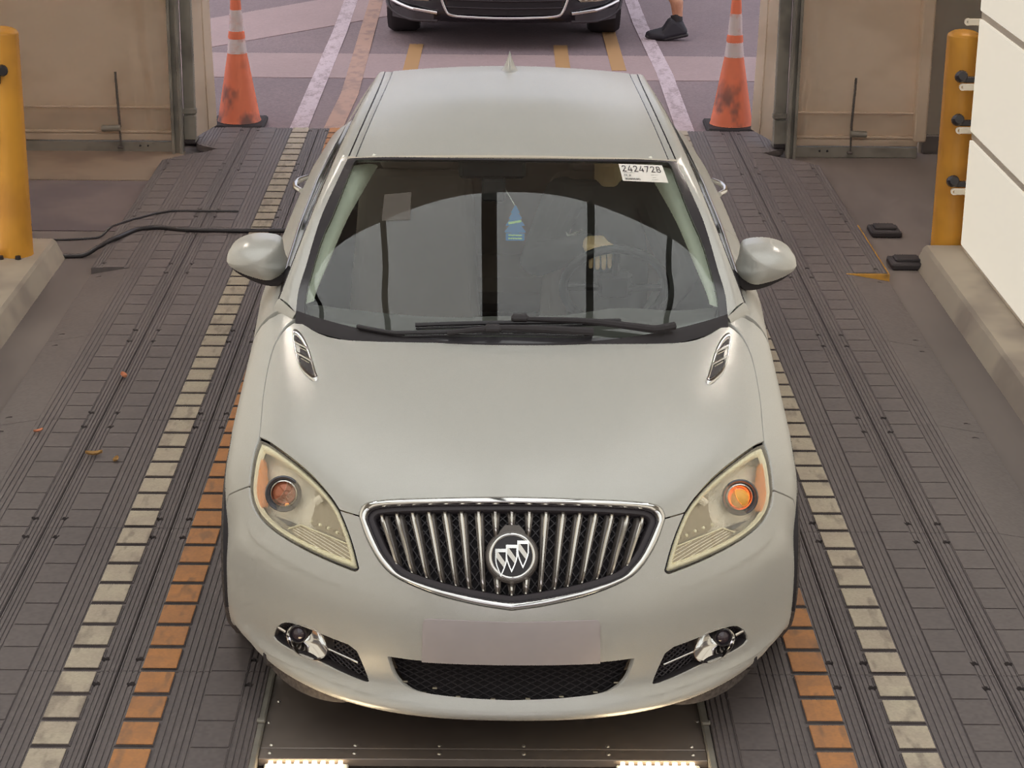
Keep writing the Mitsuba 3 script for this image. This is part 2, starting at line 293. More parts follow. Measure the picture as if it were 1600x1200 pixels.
# ------------------------------------------------------------------ rubber track mat
L0, LP = 5.93, 1.1425; PITCH_T = LP / 7
def panel_mesh(W, outer=0, lit=(), corner=0):
    g = 0.0015; c = W / 2; dep = 0.0035
    cuts = [c - 0.111 - 0.056, c - 0.111 + 0.056, c + 0.111 - 0.056, c + 0.111 + 0.056]
    xs = list(np.linspace(0.012, cuts[0] - 0.006, 4)) + list(np.linspace(cuts[1] + 0.004, cuts[2] - 0.004, 6)) + list(np.linspace(cuts[3] + 0.006, W - 0.012, 4))
    top = [(g, -0.006), (g + 0.003, 0)]
    for x in xs: top += [(x - 0.0035, 0), (x - 0.002, -dep), (x + 0.002, -dep), (x + 0.0035, 0)]
    pads = [(cuts[0], cuts[1]), (cuts[2], cuts[3])]
    top += [(W - g - 0.003, 0), (W - g, -0.006)]
    for a, b in pads:
        top += [(a, 0), (a + 0.001, 0.0025), (b - 0.001, 0.0025), (b, 0)]
    top.sort(key=lambda p: p[0])
    prof = np.array(top + [(W - g, -0.04), (g, -0.04)])
    body = m3.CrossSection([prof[::-1]], m3.FillRule.NonZero).extrude(LP - 2 * g).translate((0, 0, 0))
    body = body.rotate((90, 0, 0)).translate((0, LP - g, 0))          # profile in x-z, length along +y
    for k in range(8):
        y = k * PITCH_T; h = 0.013 if 0 < k < 7 else 0.02
        for sd, (a, b) in zip((-1, 1), pads):
            hh, dp = (h, 0.004) if sd in lit else (0.0045, 0.0005)
            body = body - m3.Manifold.cube((b - a + 0.012, 2 * hh, 0.03)).translate((a - 0.006, y - hh, -dp))
    for x in (0.055, W - 0.055):
        for y in (0.085, LP - 0.085):
            body = body - m3.Manifold.cylinder(0.05, 0.016, 0.013, 14).translate((x, y, -0.03))
    if outer:
        n = m3.Manifold.cube((0.5, LP + 0.2, 0.2)).translate((0, -0.1, 0)).rotate((0, 9.5, 0)).translate((W / 2 + 0.02, 0, 0))
        if outer < 0: n = n.mirror((1, 0, 0)).translate((W, 0, 0))
        body = body - n
    if corner:          # the last panel is cut back around the door post
        k = m3.Manifold.cube((0.6, 1.0, 0.2)).translate((0.302, 0.53, -0.1)) ^ m3.Manifold.cube((0.6, 0.27, 0.2)).translate((0.302, 0.53, -0.1))
        k = k + m3.Manifold.cube((0.5, 0.5, 0.2)).rotate((0, 0, 45)).translate((0.50, 0.13, -0.1))
        if corner < 0: k = k.mirror((1, 0, 0)).translate((W, 0, 0))
        body = body - k
    return mikit.ply(tm(body), 'm_rubber', smooth=False)
tile_box = bx(-0.054, 0.054, -(PITCH_T / 2 - 0.0145), PITCH_T / 2 - 0.0145, 0.0, 0.0042, 0.0018)
TILE = {c: mikit.ply(tile_box, c) for c in ('m_white_tile', 'm_orange_tile')}
cols = [(-2.086, 0.46, -1, ()), (-1.626, 0.46, 0, ((1, 'white'),)), (-1.166, 0.478, 0, ((-1, 'orange'),)),
        (0.671, 0.478, 0, ((1, 'orange'),)), (1.149, 0.465, 0, ((-1, 'white'),)), (1.614, 0.47, 1, ())]
label('track_mat', 'dark rubber track mat of ribbed panels with white and orange pads under the car', 'mat')
meshes = {}
for ci, (x0, W, outer, rows) in enumerate(cols):
    for k in range(-1, 7):
        o = outer if k < 4 else 0
        lit = tuple(s for s, _ in rows)
        cr = outer if k == 6 else 0
        if (W, o, lit, cr) not in meshes: meshes[W, o, lit, cr] = panel_mesh(W, o, lit, cr)
        y0 = L0 + k * LP
        key = put('track_mat__panel', meshes[W, o, lit, cr], None, tw=T().translate([x0, y0, 0]))
        for s, colr in rows:
            for j in range(7):
                yy = y0 + (j + 0.5) * PITCH_T
                if yy < 5.2: continue
                put(f'{key}__{colr}_pad', TILE[f'm_{colr}_tile'], None, tw=T().translate([x0 + W / 2 + s * 0.111, yy, 0.0022]))
put('track_mat__centre_strip', bx(-0.685, 0.668, 6.06, 13.9, -0.05, -0.006, 0.004), 'm_rubber_dark')
put('track_mat__end_cap', extrude(Polygon([(1.86, 0.001), (2.085, 0.001), (2.085, -0.05)]), 0.012, frame((0, 10.487, 0), (1, 0, 0), (0, 0, 1))), 'm_yellow_ramp')
put('track_mat__edge_strip', bx(2.0845, 2.092, 10.5, 11.5, -0.054, -0.004, 0.002), 'm_yellow_ramp')
# floor plate with its camera window and light strips, under the front bumper
fp = 'floor_plate'; label(fp, 'dark steel floor plate with rivets and light strips in front of the car', 'floor plate')
put(fp + '__plate', bx(-0.672, 0.648, 5.481, 6.04, -0.045, -0.02, 0.002), 'm_plate_steel')
put(fp + '__front_plate', bx(-0.672, 0.648, 5.418, 5.477, -0.045, -0.02, 0.002), 'm_plate_steel')
put(fp + '__recess', bx(-0.672, 0.648, 4.9, 5.415, -0.09, -0.055, 0), 'm_mesh')
for s in (-1, 1):
    x = -0.683 if s < 0 else 0.659
    put(fp + '__edge_rail', bx(x - 0.011, x + 0.011, 4.8, 5.98, -0.045, -0.004, 0.004), 'm_steel')
    put(fp + '__edge_clip', bx(x - 0.012, x + 0.014, 5.60, 5.62, -0.005, 0.006, 0.003), 'm_steel')
    put(fp + '__edge_clip', bx(x - 0.012 + 0.02 * (s < 0), x + 0.014 + 0.02 * (s < 0), 5.955, 5.985, -0.02, 0.008, 0.004), 'm_bolt')
riv = lathe([(0, 0.004), (0.004, 0.0035), (0.0065, 0)], 10)
RIV = mikit.ply(riv, 'm_bolt', smooth=60)
for i in range(6):
    x = -0.64 + 0.2494 * i
    for y in (5.498, 5.45): put(fp + '__rivet', RIV, None, tw=T().translate([x, y, -0.02]))
for x, y in ((-0.644, 5.77), (-0.395, 5.77), (0.607, 5.79), (-0.662, 5.634), (0.638, 5.655), (-0.145, 5.775), (0.355, 5.785)):
    put(fp + '__rivet', RIV, None, tw=T().translate([x, y, -0.02]))
scene['m_led_shell'] = two(princ([0.8, 0.78, 0.7], 0.4))
for x0 in (-0.652, 0.378):
    k = num('light_strip'); label(k, 'glowing LED light strip in the floor plate, %s one' % ('left' if x0 < 0 else 'right'), 'light strip', 'light strips in the floor plate')
    put(k + '__body', bx(x0, x0 + 0.246, 5.18, 5.412, -0.07, -0.032, 0.003), 'm_led_shell')
    for i in range(9):
        led = mikit.ply(bx(x0 + 0.012 + i * 0.0255, x0 + 0.026 + i * 0.0255, 5.19, 5.412, -0.034, -0.0215, 0.002), 'm_led_shell')
        put(k + '__led', {**led, 'emitter': {'type': 'area', 'radiance': rgb([6.5, 5.0, 3.1])}}, None)
for i in range(11): put(fp + '__screw', RIV, None, tw=T().translate([-0.36 + i * 0.066, 5.40, -0.054]))

# ------------------------------------------------------------------ curbs, light tunnel, bollards
CT = 0.055
for s, text in ((-1, 'pale concrete curb under the left bollard'), (1, 'pale concrete curb under the right light wall')):
    xi, xo = 2.335, 2.86
    pr = Polygon([(xi - 0.045, FL), (xi, CT - 0.014), (xi + 0.016, CT), (xo, CT), (xo, FL)])
    m = extrude(pr, 14.0, frame((0, 0, 0), (1, 0, 0), (0, 0, 1)))          # extends to -y
    m.apply_translation([0, 10.86, 0]); m = m.subdivide_to_size(0.12) if False else m
    if s < 0: m.apply_transform(np.diag([-1.0, 1, 1, 1])); m.invert()
    label(put('concrete_curb', m, 'm_curb'), text, 'curb', 'concrete curbs along the light tunnel')
for s in (-1, 1):
    k = num('light_wall'); label(k, 'lit white wall of the photo tunnel with diffuser panels, %s' % ('beyond the left bollard' if s < 0 else 'at the right edge beside the bollard'), 'light wall', 'lit walls of the photo tunnel')
    X = 2.512 if s > 0 else 2.575
    zs = [(0.085, 0.655), (0.70, 1.288), (1.332, 1.90), (1.94, 2.48)]
    ysp = [(-2.0, 2.2), (2.24, 6.5), (6.54, 10.765)]
    for z0, z1 in zs:
        for y0, y1 in ysp:
            a, b = (X, X + 0.03) if s > 0 else (-X - 0.03, -X)
            put(k + '__diffuser_panel', {**mikit.ply(bx(a, b, y0, y1, z0, z1, 0.004), 'm_diffuser'), 'emitter': {'type': 'area', 'radiance': rgb(LAMP)}}, None)
    a, b = (X + 0.012, X + 0.07) if s > 0 else (-X - 0.07, -X - 0.012)
    for z0, z1 in ((CT, 0.083), (0.657, 0.698), (1.290, 1.330), (1.902, 1.938), (2.482, 2.53)):
        put(k + '__rail', bx(a, b, -2.0, 10.78, z0, z1, 0.003), 'm_alu')
    put(k + '__frame_post', bx(a + 0.03 * s, b + 0.03 * s, 10.70, 10.785, CT, 2.5, 0.004), 'm_alu')
    if s > 0:
        for z in (0.37, 0.70, 0.93, 1.27):
            br = cat(bx(X - 0.055, X + 0.03, 10.785, 10.795, z - 0.018, z + 0.018, 0.004), lathe([(0.008, 0), (0.019, 0), (0.019, 0.012), (0.008, 0.012)], 16, (0, -1, 0), (X - 0.052, 10.797, z)))
            put(k + '__bracket', br, 'm_white_plastic')
            if z < 1.2: put(k + '__clamp', cat(lathe([(0, 0), (0.03, 0), (0.032, 0.04), (0.022, 0.062), (0, 0.064)], 16, (0, -1, 0.3), (X - 0.06, 10.83, z + 0.045)), bx(X - 0.05, X + 0.03, 10.80, 10.83, z + 0.02, z + 0.05, 0.004)), 'm_black')
# overhead arch of diffuser panels, with dark gaps between the rows
label('light_canopy', 'lit arch of diffuser panels overhead, mirrored in the windshield', 'light canopy')
CANZ, CAN0, CAN1 = 4.05, -3.0, 8.45
GAPS = [(-2.56, -2.47), (-1.49, -1.395), (-0.195, -0.035), (0.90, 1.00), (2.05, 2.15)]
edges = [-3.2] + [g for p in GAPS for g in p] + [3.2]
for i in range(0, len(edges), 2):
    put('light_canopy__diffuser_panel', {**mikit.ply(bx(edges[i], edges[i + 1], CAN0, CAN1, CANZ, CANZ + 0.05), 'm_diffuser'), 'emitter': {'type': 'area', 'radiance': rgb(CANOPY)}}, None)
for g0, g1 in GAPS: put('light_canopy__beam', bx(g0 + 0.002, g1 - 0.002, CAN0, CAN1, CANZ + 0.01, CANZ + 0.12, 0.003), 'm_black_soft')
for x in (-2.2, -0.9, 0.4, 1.5, 2.4): put('light_canopy__hanger', tube([(x, 8.0, CANZ + 0.05), (x, 8.0, 5.4)], 0.015, 8), 'm_steel', 40)
for s in (-1, 1):  # lamps added out of view to brighten the curtains, bollards and floor
    k = num('added_ceiling_light'); label(k, 'long added lamp outside the tunnel end to brighten the curtains, %s side' % ('left' if s < 0 else 'right'), 'added light', 'added lamps by the doorway')
    put(k + '__housing', bx(s * 2.95 - 0.16, s * 2.95 + 0.16, 10.9, 12.5, 4.62, 4.70, 0.01), 'm_alu')
    put(k + '__tube', {**mikit.ply(bx(s * 2.95 - 0.13, s * 2.95 + 0.13, 10.95, 12.45, 4.60, 4.615), 'm_diffuser'), 'emitter': {'type': 'area', 'radiance': rgb([42.0, 37.0, 32.0])}}, None)
    for y in (11.2, 12.2): put(k + '__hanger', tube([(s * 2.95, y, 4.69), (s * 2.95, y, 5.4)], 0.012, 8), 'm_steel', 40)
BOL = [(-2.478, 10.55, 1.245, 'yellow bollard at the left edge standing on the curb'), (2.486, 10.975, 1.20, 'yellow bollard at the right beside the lit wall')]
for i, (x, y, h, text) in enumerate(BOL):
    k = num('bollard'); label(k, text, 'bollard', 'yellow safety bollards')
    r = 0.087; z0 = CT if i == 0 else FL
    pr = [(0, z0), (r, z0), (r, h - 0.035)] + [(r * math.cos(a), h - 0.035 + 0.035 * math.sin(a)) for a in np.linspace(0, math.pi / 2, 7)[1:]]
    put(k + '__post', lathe(pr, 40, None, (x, y, 0)), 'm_yellow', 40)
    if i == 0:
        put(k + '__knob', cat(lathe([(0, 0), (0.028, 0), (0.028, 0.03), (0.02, 0.04), (0, 0.04)], 16, (0.3, -1, 0), (x + 0.012, y - 0.085, 1.04)), bx(x - 0.012, x + 0.004, y - 0.13, y - 0.09, 0.97, 1.04, 0.004)), 'm_black')
        for dx in (-0.06, 0.03): put(k + '__anchor', lathe([(0, 0.02), (0.014, 0.018), (0.016, 0)], 10, None, (x + dx, y - 0.1, CT)), 'm_black')
for x, y, l in ((2.24, 11.5, 0.085), (2.245, 10.84, 0.095)):
    lab = ('small black rubber block on the floor %s' % ('near the curb end' if y < 11 else 'behind the other block, left of the right bollard'), 'block', 'black blocks by the mat edge')
    label(put('cable_block', cat(bx(x - l, x + l, y - 0.1, y + 0.08, FL, FL + 0.035, 0.008), bx(x - l * 0.7, x + l * 0.7, y - 0.05, y + 0.05, FL + 0.03, FL + 0.05, 0.006)), 'm_black_soft'), *lab)
label('hose', 'black hose from the left bollard across the mat seam', 'hose')
hp = np.array([(-3.4, 10.9, FL + 0.012), (-2.9, 10.86, FL + 0.012), (-2.45, 10.86, FL + 0.012), (-2.22, 10.87, FL + 0.012), (-2.12, 10.93, -0.008), (-2.05, 11.02, 0.014), (-1.95, 11.23, 0.012), (-1.85, 11.27, 0.012), (-1.7, 11.225, 0.012), (-1.4, 11.21, 0.012), (-1.1, 11.22, 0.012), (-0.8, 11.22, 0.012), (0, 11.2, 0.012), (1.0, 11.2, 0.012)])
tt = np.arange(len(hp)); ti = np.linspace(0, len(hp) - 1, 120)
put('hose', tube(np.stack([PchipInterpolator(tt, hp[:, i])(ti) for i in range(3)], -1), 0.0125, 10), 'm_black', 40)
label('wire', 'thin dark wire running beyond the hose to the left', 'wire')
wp = np.array([(-3.4, 11.25, FL + 0.006), (-2.6, 11.2, FL + 0.006), (-2.2, 11.26, FL + 0.006), (-2.11, 11.34, 0.0), (-2.0, 11.48, 0.007), (-1.8, 11.66, 0.006), (-1.45, 11.66, 0.006)])
tt = np.arange(len(wp)); ti = np.linspace(0, len(wp) - 1, 60)
put('wire', tube(np.stack([PchipInterpolator(tt, wp[:, i])(ti) for i in range(3)], -1), 0.006, 8), 'm_black', 40)

# ------------------------------------------------------------------ cones, leaves
for x, y, text in ((-1.735, 14.18, 'dirty orange traffic cone left of the doorway'), (1.655, 14.2, 'orange traffic cone with two white bands at the right side of the doorway')):
    k = num('traffic_cone'); label(k, text, 'traffic cone', 'traffic cones in the doorway')
    zb = -0.045
    b = cat(bx(x - 0.18, x + 0.18, y - 0.18, y + 0.18, zb, zb + 0.04, 0.012))
    put(k + '__base', b, 'm_black_soft')
    pts = [(0.15, zb + 0.042), (0.143, zb + 0.06), (0.066, 0.46), (0.049, 0.607), (0.041, 0.70), (0.036, 0.80), (0.028, 0.90), (0.0, 0.905)]
    put(k + '__body', lathe([(0, zb + 0.042)] + pts, 40, None, (x, y, 0)), 'm_cone', 40)
    for z0, z1 in ((0.462, 0.560), (0.612, 0.755)):
        rr = lambda z: np.interp(z, [p[1] for p in pts], [p[0] for p in pts]) + 0.0018
        put(k + '__reflective_band', lathe([(rr(z0) - 0.003, z0), (rr(z0), z0), (rr(z1), z1), (rr(z1) - 0.003, z1)], 40, None, (x, y, 0)), 'm_cone_band', 40)
    put(k + '__collar', lathe([(rr(0.566) - 0.002, 0.566), (rr(0.566) + 0.003, 0.566), (rr(0.606) + 0.003, 0.606), (rr(0.606) - 0.002, 0.606)], 40, None, (x, y, 0)), 'm_cone', 40)
for i, (x, y, r, m, text) in enumerate(((-1.853, 8.05, 0.022, 'm_leaf', 'curled reddish dry leaf on the far left mat panel'), (-1.617, 8.744, 0.03, 'm_leaf', 'curled tan leaf lying on a mat seam at the left'),
                                  (-1.578, 7.791, 0.034, 'm_leaf_yellow', 'narrow yellowish leaf on the left mat'), (-1.481, 7.73, 0.024, 'm_leaf_yellow', 'small yellowish leaf beside the narrow one'))):
    u, w = np.meshgrid(np.linspace(-1, 1, 9), np.linspace(-1, 1, 7)); a = 0.7 + i * 1.3
    X = r * u; Y = r * 0.45 * w * np.sqrt(np.maximum(1 - u ** 2, 0)); Z = 0.006 + 0.35 * r * (w ** 2) + 0.25 * r * u ** 2
    P = np.stack([x + X * math.cos(a) - Y * math.sin(a), y + X * math.sin(a) + Y * math.cos(a), Z], -1)
    k = put('dry_leaf', grid_mesh(P), m, True); label(k, text, 'leaf', 'dry leaves on the mat')

# ------------------------------------------------------------------ the silver sedan
# car coordinates: x to the picture's right, y back from the bumper's tip, z up; CAR carries them into the lane
CA = 0.0067 - 0.0113
CAR = T().rotate([0, 0, 1], math.degrees(CA)) @ T().translate([0.0414, 5.3258, 0])
_c, _s = math.cos(CA), math.sin(CA)
def car_world(P):
    P = np.asarray(P, float); X = P[..., 0] + 0.0414; Y = P[..., 1] + 5.3258
    return np.stack([_c * X - _s * Y, _s * X + _c * Y, P[..., 2]], -1)
def project(P):
    q = (car_world(P) - EYE) @ AX.T
    return np.stack([800 + FOC * q[..., 0] / q[..., 2], 600 + FOC * q[..., 1] / q[..., 2]], -1)
def ray(px, py):
    d = np.array([(px - 800) / FOC, (py - 600) / FOC, 1.0]) @ AX
    return np.array([-0.0414, -5.3258, CAMH]), np.array([_c * d[0] + _s * d[1], -_s * d[0] + _c * d[1], d[2]])
def at(px, py, y):
    o, d = ray(px, py); return o + d * (y - o[1]) / d[1]
def on_profile(px, py, prof, lo=0.8, hi=3.6):
    """the point of a measured edge whose height follows the car's side profile z(y)"""
    ys, zs = np.array(prof).T; f = PchipInterpolator(ys, zs, extrapolate=True)
    g = lambda y: at(px, py, y)[2] - f(y)
    yy = np.linspace(lo, hi, 60); s = [g(y) for y in yy]
    for a, b, sa, sb in zip(yy[:-1], yy[1:], s[:-1], s[1:]):
        if sa * sb <= 0: return at(px, py, brentq(g, a, b))
    return at(px, py, yy[int(np.argmin(np.abs(s)))])

BODY = [
 [(0,1.42,1.02),(.25,1.44,1.02),(.48,1.48,1.02),(.64,1.54,1.012),(.785,1.58,1.0),(.868,1.60,.93),(.884,1.60,.78),(.89,1.60,.55),(.885,1.60,.33)],
 [(0,1.10,.992),(.25,1.12,.991),(.48,1.17,.990),(.64,1.24,.985),(.785,1.30,.978),(.867,1.32,.908),(.886,1.32,.76),(.892,1.32,.55),(.885,1.32,.33)],
 [(0,.80,.942),(.25,.81,.942),(.48,.83,.934),(.66,.86,.906),(.77,.88,.87),(.85,.9,.80),(.908,.9,.70),(.922,.9,.55),(.905,.9,.33)],
 [(0,.48,.878),(.22,.49,.876),(.42,.51,.865),(.60,.54,.838),(.735,.57,.80),(.825,.60,.74),(.892,.66,.64),(.912,.70,.50),(.89,.72,.3)],
 [(0,.20,.815),(.20,.215,.811),(.38,.25,.79),(.55,.32,.755),(.69,.42,.71),(.79,.50,.66),(.86,.575,.58),(.89,.64,.46),(.88,.66,.28)],
 [(0,.125,.77),(.20,.14,.765),(.38,.175,.745),(.54,.25,.70),(.68,.36,.655),(.787,.47,.61),(.857,.555,.54),(.885,.615,.43),(.88,.64,.27)],
 [(0,.07,.67),(.19,.08,.665),(.37,.115,.65),(.53,.19,.63),(.68,.31,.60),(.79,.44,.56),(.86,.54,.50),(.885,.60,.40),(.88,.62,.26)],
 [(0,.015,.525),(.19,.02,.527),(.37,.05,.535),(.54,.13,.545),(.69,.262,.54),(.80,.412,.51),(.865,.525,.45),(.885,.59,.37),(.88,.61,.25)],
 [(0,-.005,.44),(.19,.002,.44),(.37,.034,.44),(.54,.116,.44),(.695,.252,.43),(.80,.405,.41),(.865,.52,.37),(.885,.585,.31),(.88,.61,.23)],
 [(0,.005,.33),(.19,.012,.33),(.37,.045,.325),(.54,.13,.32),(.692,.262,.31),(.795,.405,.30),(.862,.515,.285),(.882,.58,.26),(.88,.61,.21)],
 [(0,.03,.235),(.19,.035,.235),(.37,.062,.235),(.54,.14,.235),(.685,.262,.24),(.783,.395,.245),(.85,.50,.245),(.875,.57,.235),(.875,.6,.19)],
 [(0,-.025,.195),(.19,-.02,.197),(.37,.015,.20),(.54,.10,.205),(.69,.235,.21),(.785,.375,.215),(.848,.49,.215),(.868,.56,.21),(.872,.6,.175)],
 [(0,-.02,.150),(.19,-.015,.152),(.37,.02,.157),(.54,.105,.163),(.68,.24,.172),(.772,.38,.182),(.835,.495,.188),(.86,.56,.19),(.868,.6,.165)],
 [(0,.12,.14),(.19,.12,.14),(.37,.15,.145),(.53,.22,.155),(.66,.33,.165),(.74,.45,.175),(.80,.53,.185),(.85,.58,.18),(.862,.6,.16)],
]
def bspl(n, t):
    kn = np.concatenate([[0] * 3, np.linspace(0, 1, n - 2), [1] * 3])
    return BSpline.design_matrix(np.clip(t, 0, 1 - 1e-9), kn, 3).toarray()
_net = np.array(BODY); NET = np.concatenate([_net[:, :0:-1] * [-1, 1, 1], _net], 1)
def body(u, v):
    u = np.asarray(u, float); v = np.asarray(v, float)
    return np.einsum('ni,nj,ijk->nk', bspl(len(NET), v.ravel()), bspl(NET.shape[1], (u.ravel() + 1) / 2), NET).reshape(u.shape + (3,))
class Skin:
    """a smooth sheet P(u, v), with its normals and with the search that finds (u, v) of a measured point"""
    def __init__(self, fn, u0, u1, v0, v1, out):
        self.fn, self.out, self.box = fn, np.array(out, float), (u0, u1, v0, v1)
        g = np.meshgrid(np.linspace(u0, u1, 500), np.linspace(v0, v1, 500)); self.g = [a.ravel() for a in g]
        P = fn(*self.g); n = self.normal(*self.g); view = car_world(P) - EYE
        cn = n[:, 0:1] * [_c, _s, 0] + n[:, 1:2] * [-_s, _c, 0] + n[:, 2:3] * [0, 0, 1]
        ok = (cn * view).sum(1) < 0
        self.g = [a[ok] for a in self.g]; self.tree = cKDTree(project(P[ok]))
    def normal(self, u, v):
        e = 1e-3; u = np.asarray(u, float); v = np.asarray(v, float); a0, a1, b0, b1 = self.box
        ua, ub = np.clip(u - e, a0, a1), np.clip(u + e, a0, a1); va, vb = np.clip(v - e, b0, b1), np.clip(v + e, b0, b1)
        n = np.cross(self.fn(ub, v) - self.fn(ua, v), self.fn(u, vb) - self.fn(u, va))
        n /= np.linalg.norm(n, axis=-1, keepdims=True) + 1e-15
        mid = self.fn(np.array([(a0 + a1) / 2]), np.array([(b0 + b1) / 2])); 
        if not hasattr(self, "sg"):
            m = np.cross(self.fn(np.array([(a0 + a1) / 2 + e]), np.array([(b0 + b1) / 2])) - mid, self.fn(np.array([(a0 + a1) / 2]), np.array([(b0 + b1) / 2 + e])) - mid)
            self.sg = np.sign((m[0] * self.out).sum())
        return n * self.sg
    def uv(self, pts, it=3):
        pts = np.asarray(pts, float); i = self.tree.query(pts)[1]; u, v = self.g[0][i].copy(), self.g[1][i].copy(); e = 2e-4
        a0, a1, b0, b1 = self.box
        for _ in range(it):
            q = project(self.fn(u, v)); du = (project(self.fn(np.clip(u + e, a0, a1), v)) - q) / e; dv = (project(self.fn(u, np.clip(v + e, b0, b1))) - q) / e
            r = pts - q; det = du[:, 0] * dv[:, 1] - du[:, 1] * dv[:, 0]; ok = np.abs(det) > 1e3
            det = np.where(ok, det, 1)
            su = np.where(ok, (r[:, 0] * dv[:, 1] - r[:, 1] * dv[:, 0]) / det, 0); sv = np.where(ok, (du[:, 0] * r[:, 1] - du[:, 1] * r[:, 0]) / det, 0)
            u = np.clip(u + np.clip(su, -.01, .01), a0, a1); v = np.clip(v + np.clip(sv, -.01, .01), b0, b1)
        return np.stack([u, v], 1)
    def at(self, uv, off=0.0):
        uv = np.asarray(uv, float); return self.fn(uv[:, 0], uv[:, 1]) + self.normal(uv[:, 0], uv[:, 1]) * off
    def patch(self, poly, h=0.012, gap=0.0, off=0.0, flange=0.012, bulge=None):
        """(vertices, faces, normals) of the piece of the sheet inside the outline poly in (u, v), its edges turned inwards"""
        poly = poly.buffer(-gap) if gap else poly
        V, F, N, n0 = [], [], [], 0
        for g in getattr(poly, 'geoms', [poly]):
            if g.is_empty or g.geom_type != 'Polygon' or g.area < 1e-7: continue
            rings = [np.array(shapely.segmentize(r, h).coords)[:-1] for r in (g.exterior, *g.interiors)]
            x0, y0, x1, y1 = g.bounds
            gx, gy = np.meshgrid(np.arange(x0, x1, h), np.arange(y0, y1, h)); core = g.buffer(-0.55 * h)
            keep = shapely.contains_xy(core, gx.ravel(), gy.ravel()) if not core.is_empty else np.zeros(gx.size, bool)
            pts = np.vstack(rings + [np.stack([gx.ravel()[keep], gy.ravel()[keep]], 1)])
            tri = Delaunay(pts, qhull_options='QJ Pp').simplices
            c = pts[tri].mean(1); tri = tri[shapely.contains_xy(g, c[:, 0], c[:, 1])]
            P = self.fn(pts[:, 0], pts[:, 1]); n = self.normal(pts[:, 0], pts[:, 1])
            o = off if bulge is None else off + bulge(pts)
            P = P + n * (o[:, None] if np.ndim(o) else o)
            fn = np.cross(P[tri[:, 1]] - P[tri[:, 0]], P[tri[:, 2]] - P[tri[:, 0]]); bad = (fn * n[tri[:, 0]]).sum(1) < 0
            tri[bad] = tri[bad][:, [0, 2, 1]]
            V.append(P); N.append(n); F.append(tri + n0); n0 += len(P)
            if flange:
                k = 0
                for r in rings:
                    m = len(r); a = P[k:k + m]; nn = n[k:k + m]; k += m
                    t = np.roll(a, -1, 0) - np.roll(a, 1, 0); sn = np.cross(t, nn); sn /= np.linalg.norm(sn, axis=1, keepdims=True) + 1e-12
                    i = np.arange(m); j = (i + 1) % m
                    V.append(np.vstack([a, a - nn * flange])); N.append(np.vstack([sn * 0.7 + nn * 0.7, sn]))
                    F.append(np.vstack([np.stack([i, i + m, j], 1), np.stack([j, i + m, j + m], 1)]) + n0); n0 += 2 * m
        return np.vstack(V), np.vstack(F), np.vstack(N)
    def ring(self, outer, inner, h=0.006, base=-0.004, k=8, closed=True, power=0.6):
        """a raised moulding between two curves in (u, v)"""
        n = len(outer); s = np.linspace(0, 1, k)
        P = []
        for t in s:
            uv = outer * (1 - t) + inner * t
            P.append(self.at(uv, base + (h - base) * np.sin(np.pi * t) ** power))
        P = np.array(P).transpose(1, 0, 2)
        if closed: P = np.concatenate([P, P[:1]])
        return grid_mesh(P)
def smooth01(t): t = np.clip(t, 0, 1); return t * t * (3 - 2 * t)
def chaikin(p, it=2):
    p = np.asarray(p, float)
    for _ in range(it):
        q = np.empty((2 * len(p), 2)); q[0], q[-1] = p[0], p[-1]
        q[1:-1:2] = p[:-1] * .75 + p[1:] * .25; q[2:-1:2] = p[:-1] * .25 + p[1:] * .75; p = q
    return p
def dense(p, step=2.0):
    return np.array(shapely.segmentize(LineString(p), step).coords)
def resample(p, n, closed=False):
    p = np.asarray(p, float)
    if closed: p = np.vstack([p, p[:1]])
    d = np.concatenate([[0], np.cumsum(np.linalg.norm(np.diff(p, axis=0), axis=1))]); t = np.linspace(0, d[-1], n + closed)[:n]
    return np.stack([np.interp(t, d, p[:, i]) for i in range(2)], 1)
def mir(uv): return np.asarray(uv)[::-1] * [-1, 1]
B = Skin(body, -1, 1, 0, 1, (0, -1, 1))
def buv(p, it=2, step=2.0): return B.uv(dense(chaikin(p, it), step))

def crease(px, h, up, down, keep, u0, u1):
    """a pressed crease along a measured line: the sheet swells up to it and falls away below it"""
    q = buv(px, 2); q = q[np.argsort(q[:, 0])]
    def f(p):
        u = -np.abs(p[:, 0]); d = p[:, 1] - np.interp(u, q[:, 0], q[:, 1])
        w = np.clip((u - q[0, 0]) / u0 if u0 else 1, 0, 1) * np.clip((q[-1, 0] - u) / u1, 0, 1)
        g = np.where(d < 0, np.clip(1 + d / up, 0, 1) ** 1.5, keep + (1 - keep) * (1 - smooth01(d / down)))
        if keep: g = g * (1 - 0 * d)
        return h * w * g
    return f
car = 'car'; label(car, 'pale silver sedan with a vertical bar grille standing on the track mat', 'car')
cp = lambda k, mesh, m, smooth=40, tw=CAR: put(f'car__{k}', mesh, m, smooth, tw)
cn = lambda k, vfn, m: nput(f'car__{k}', vfn, m, CAR)

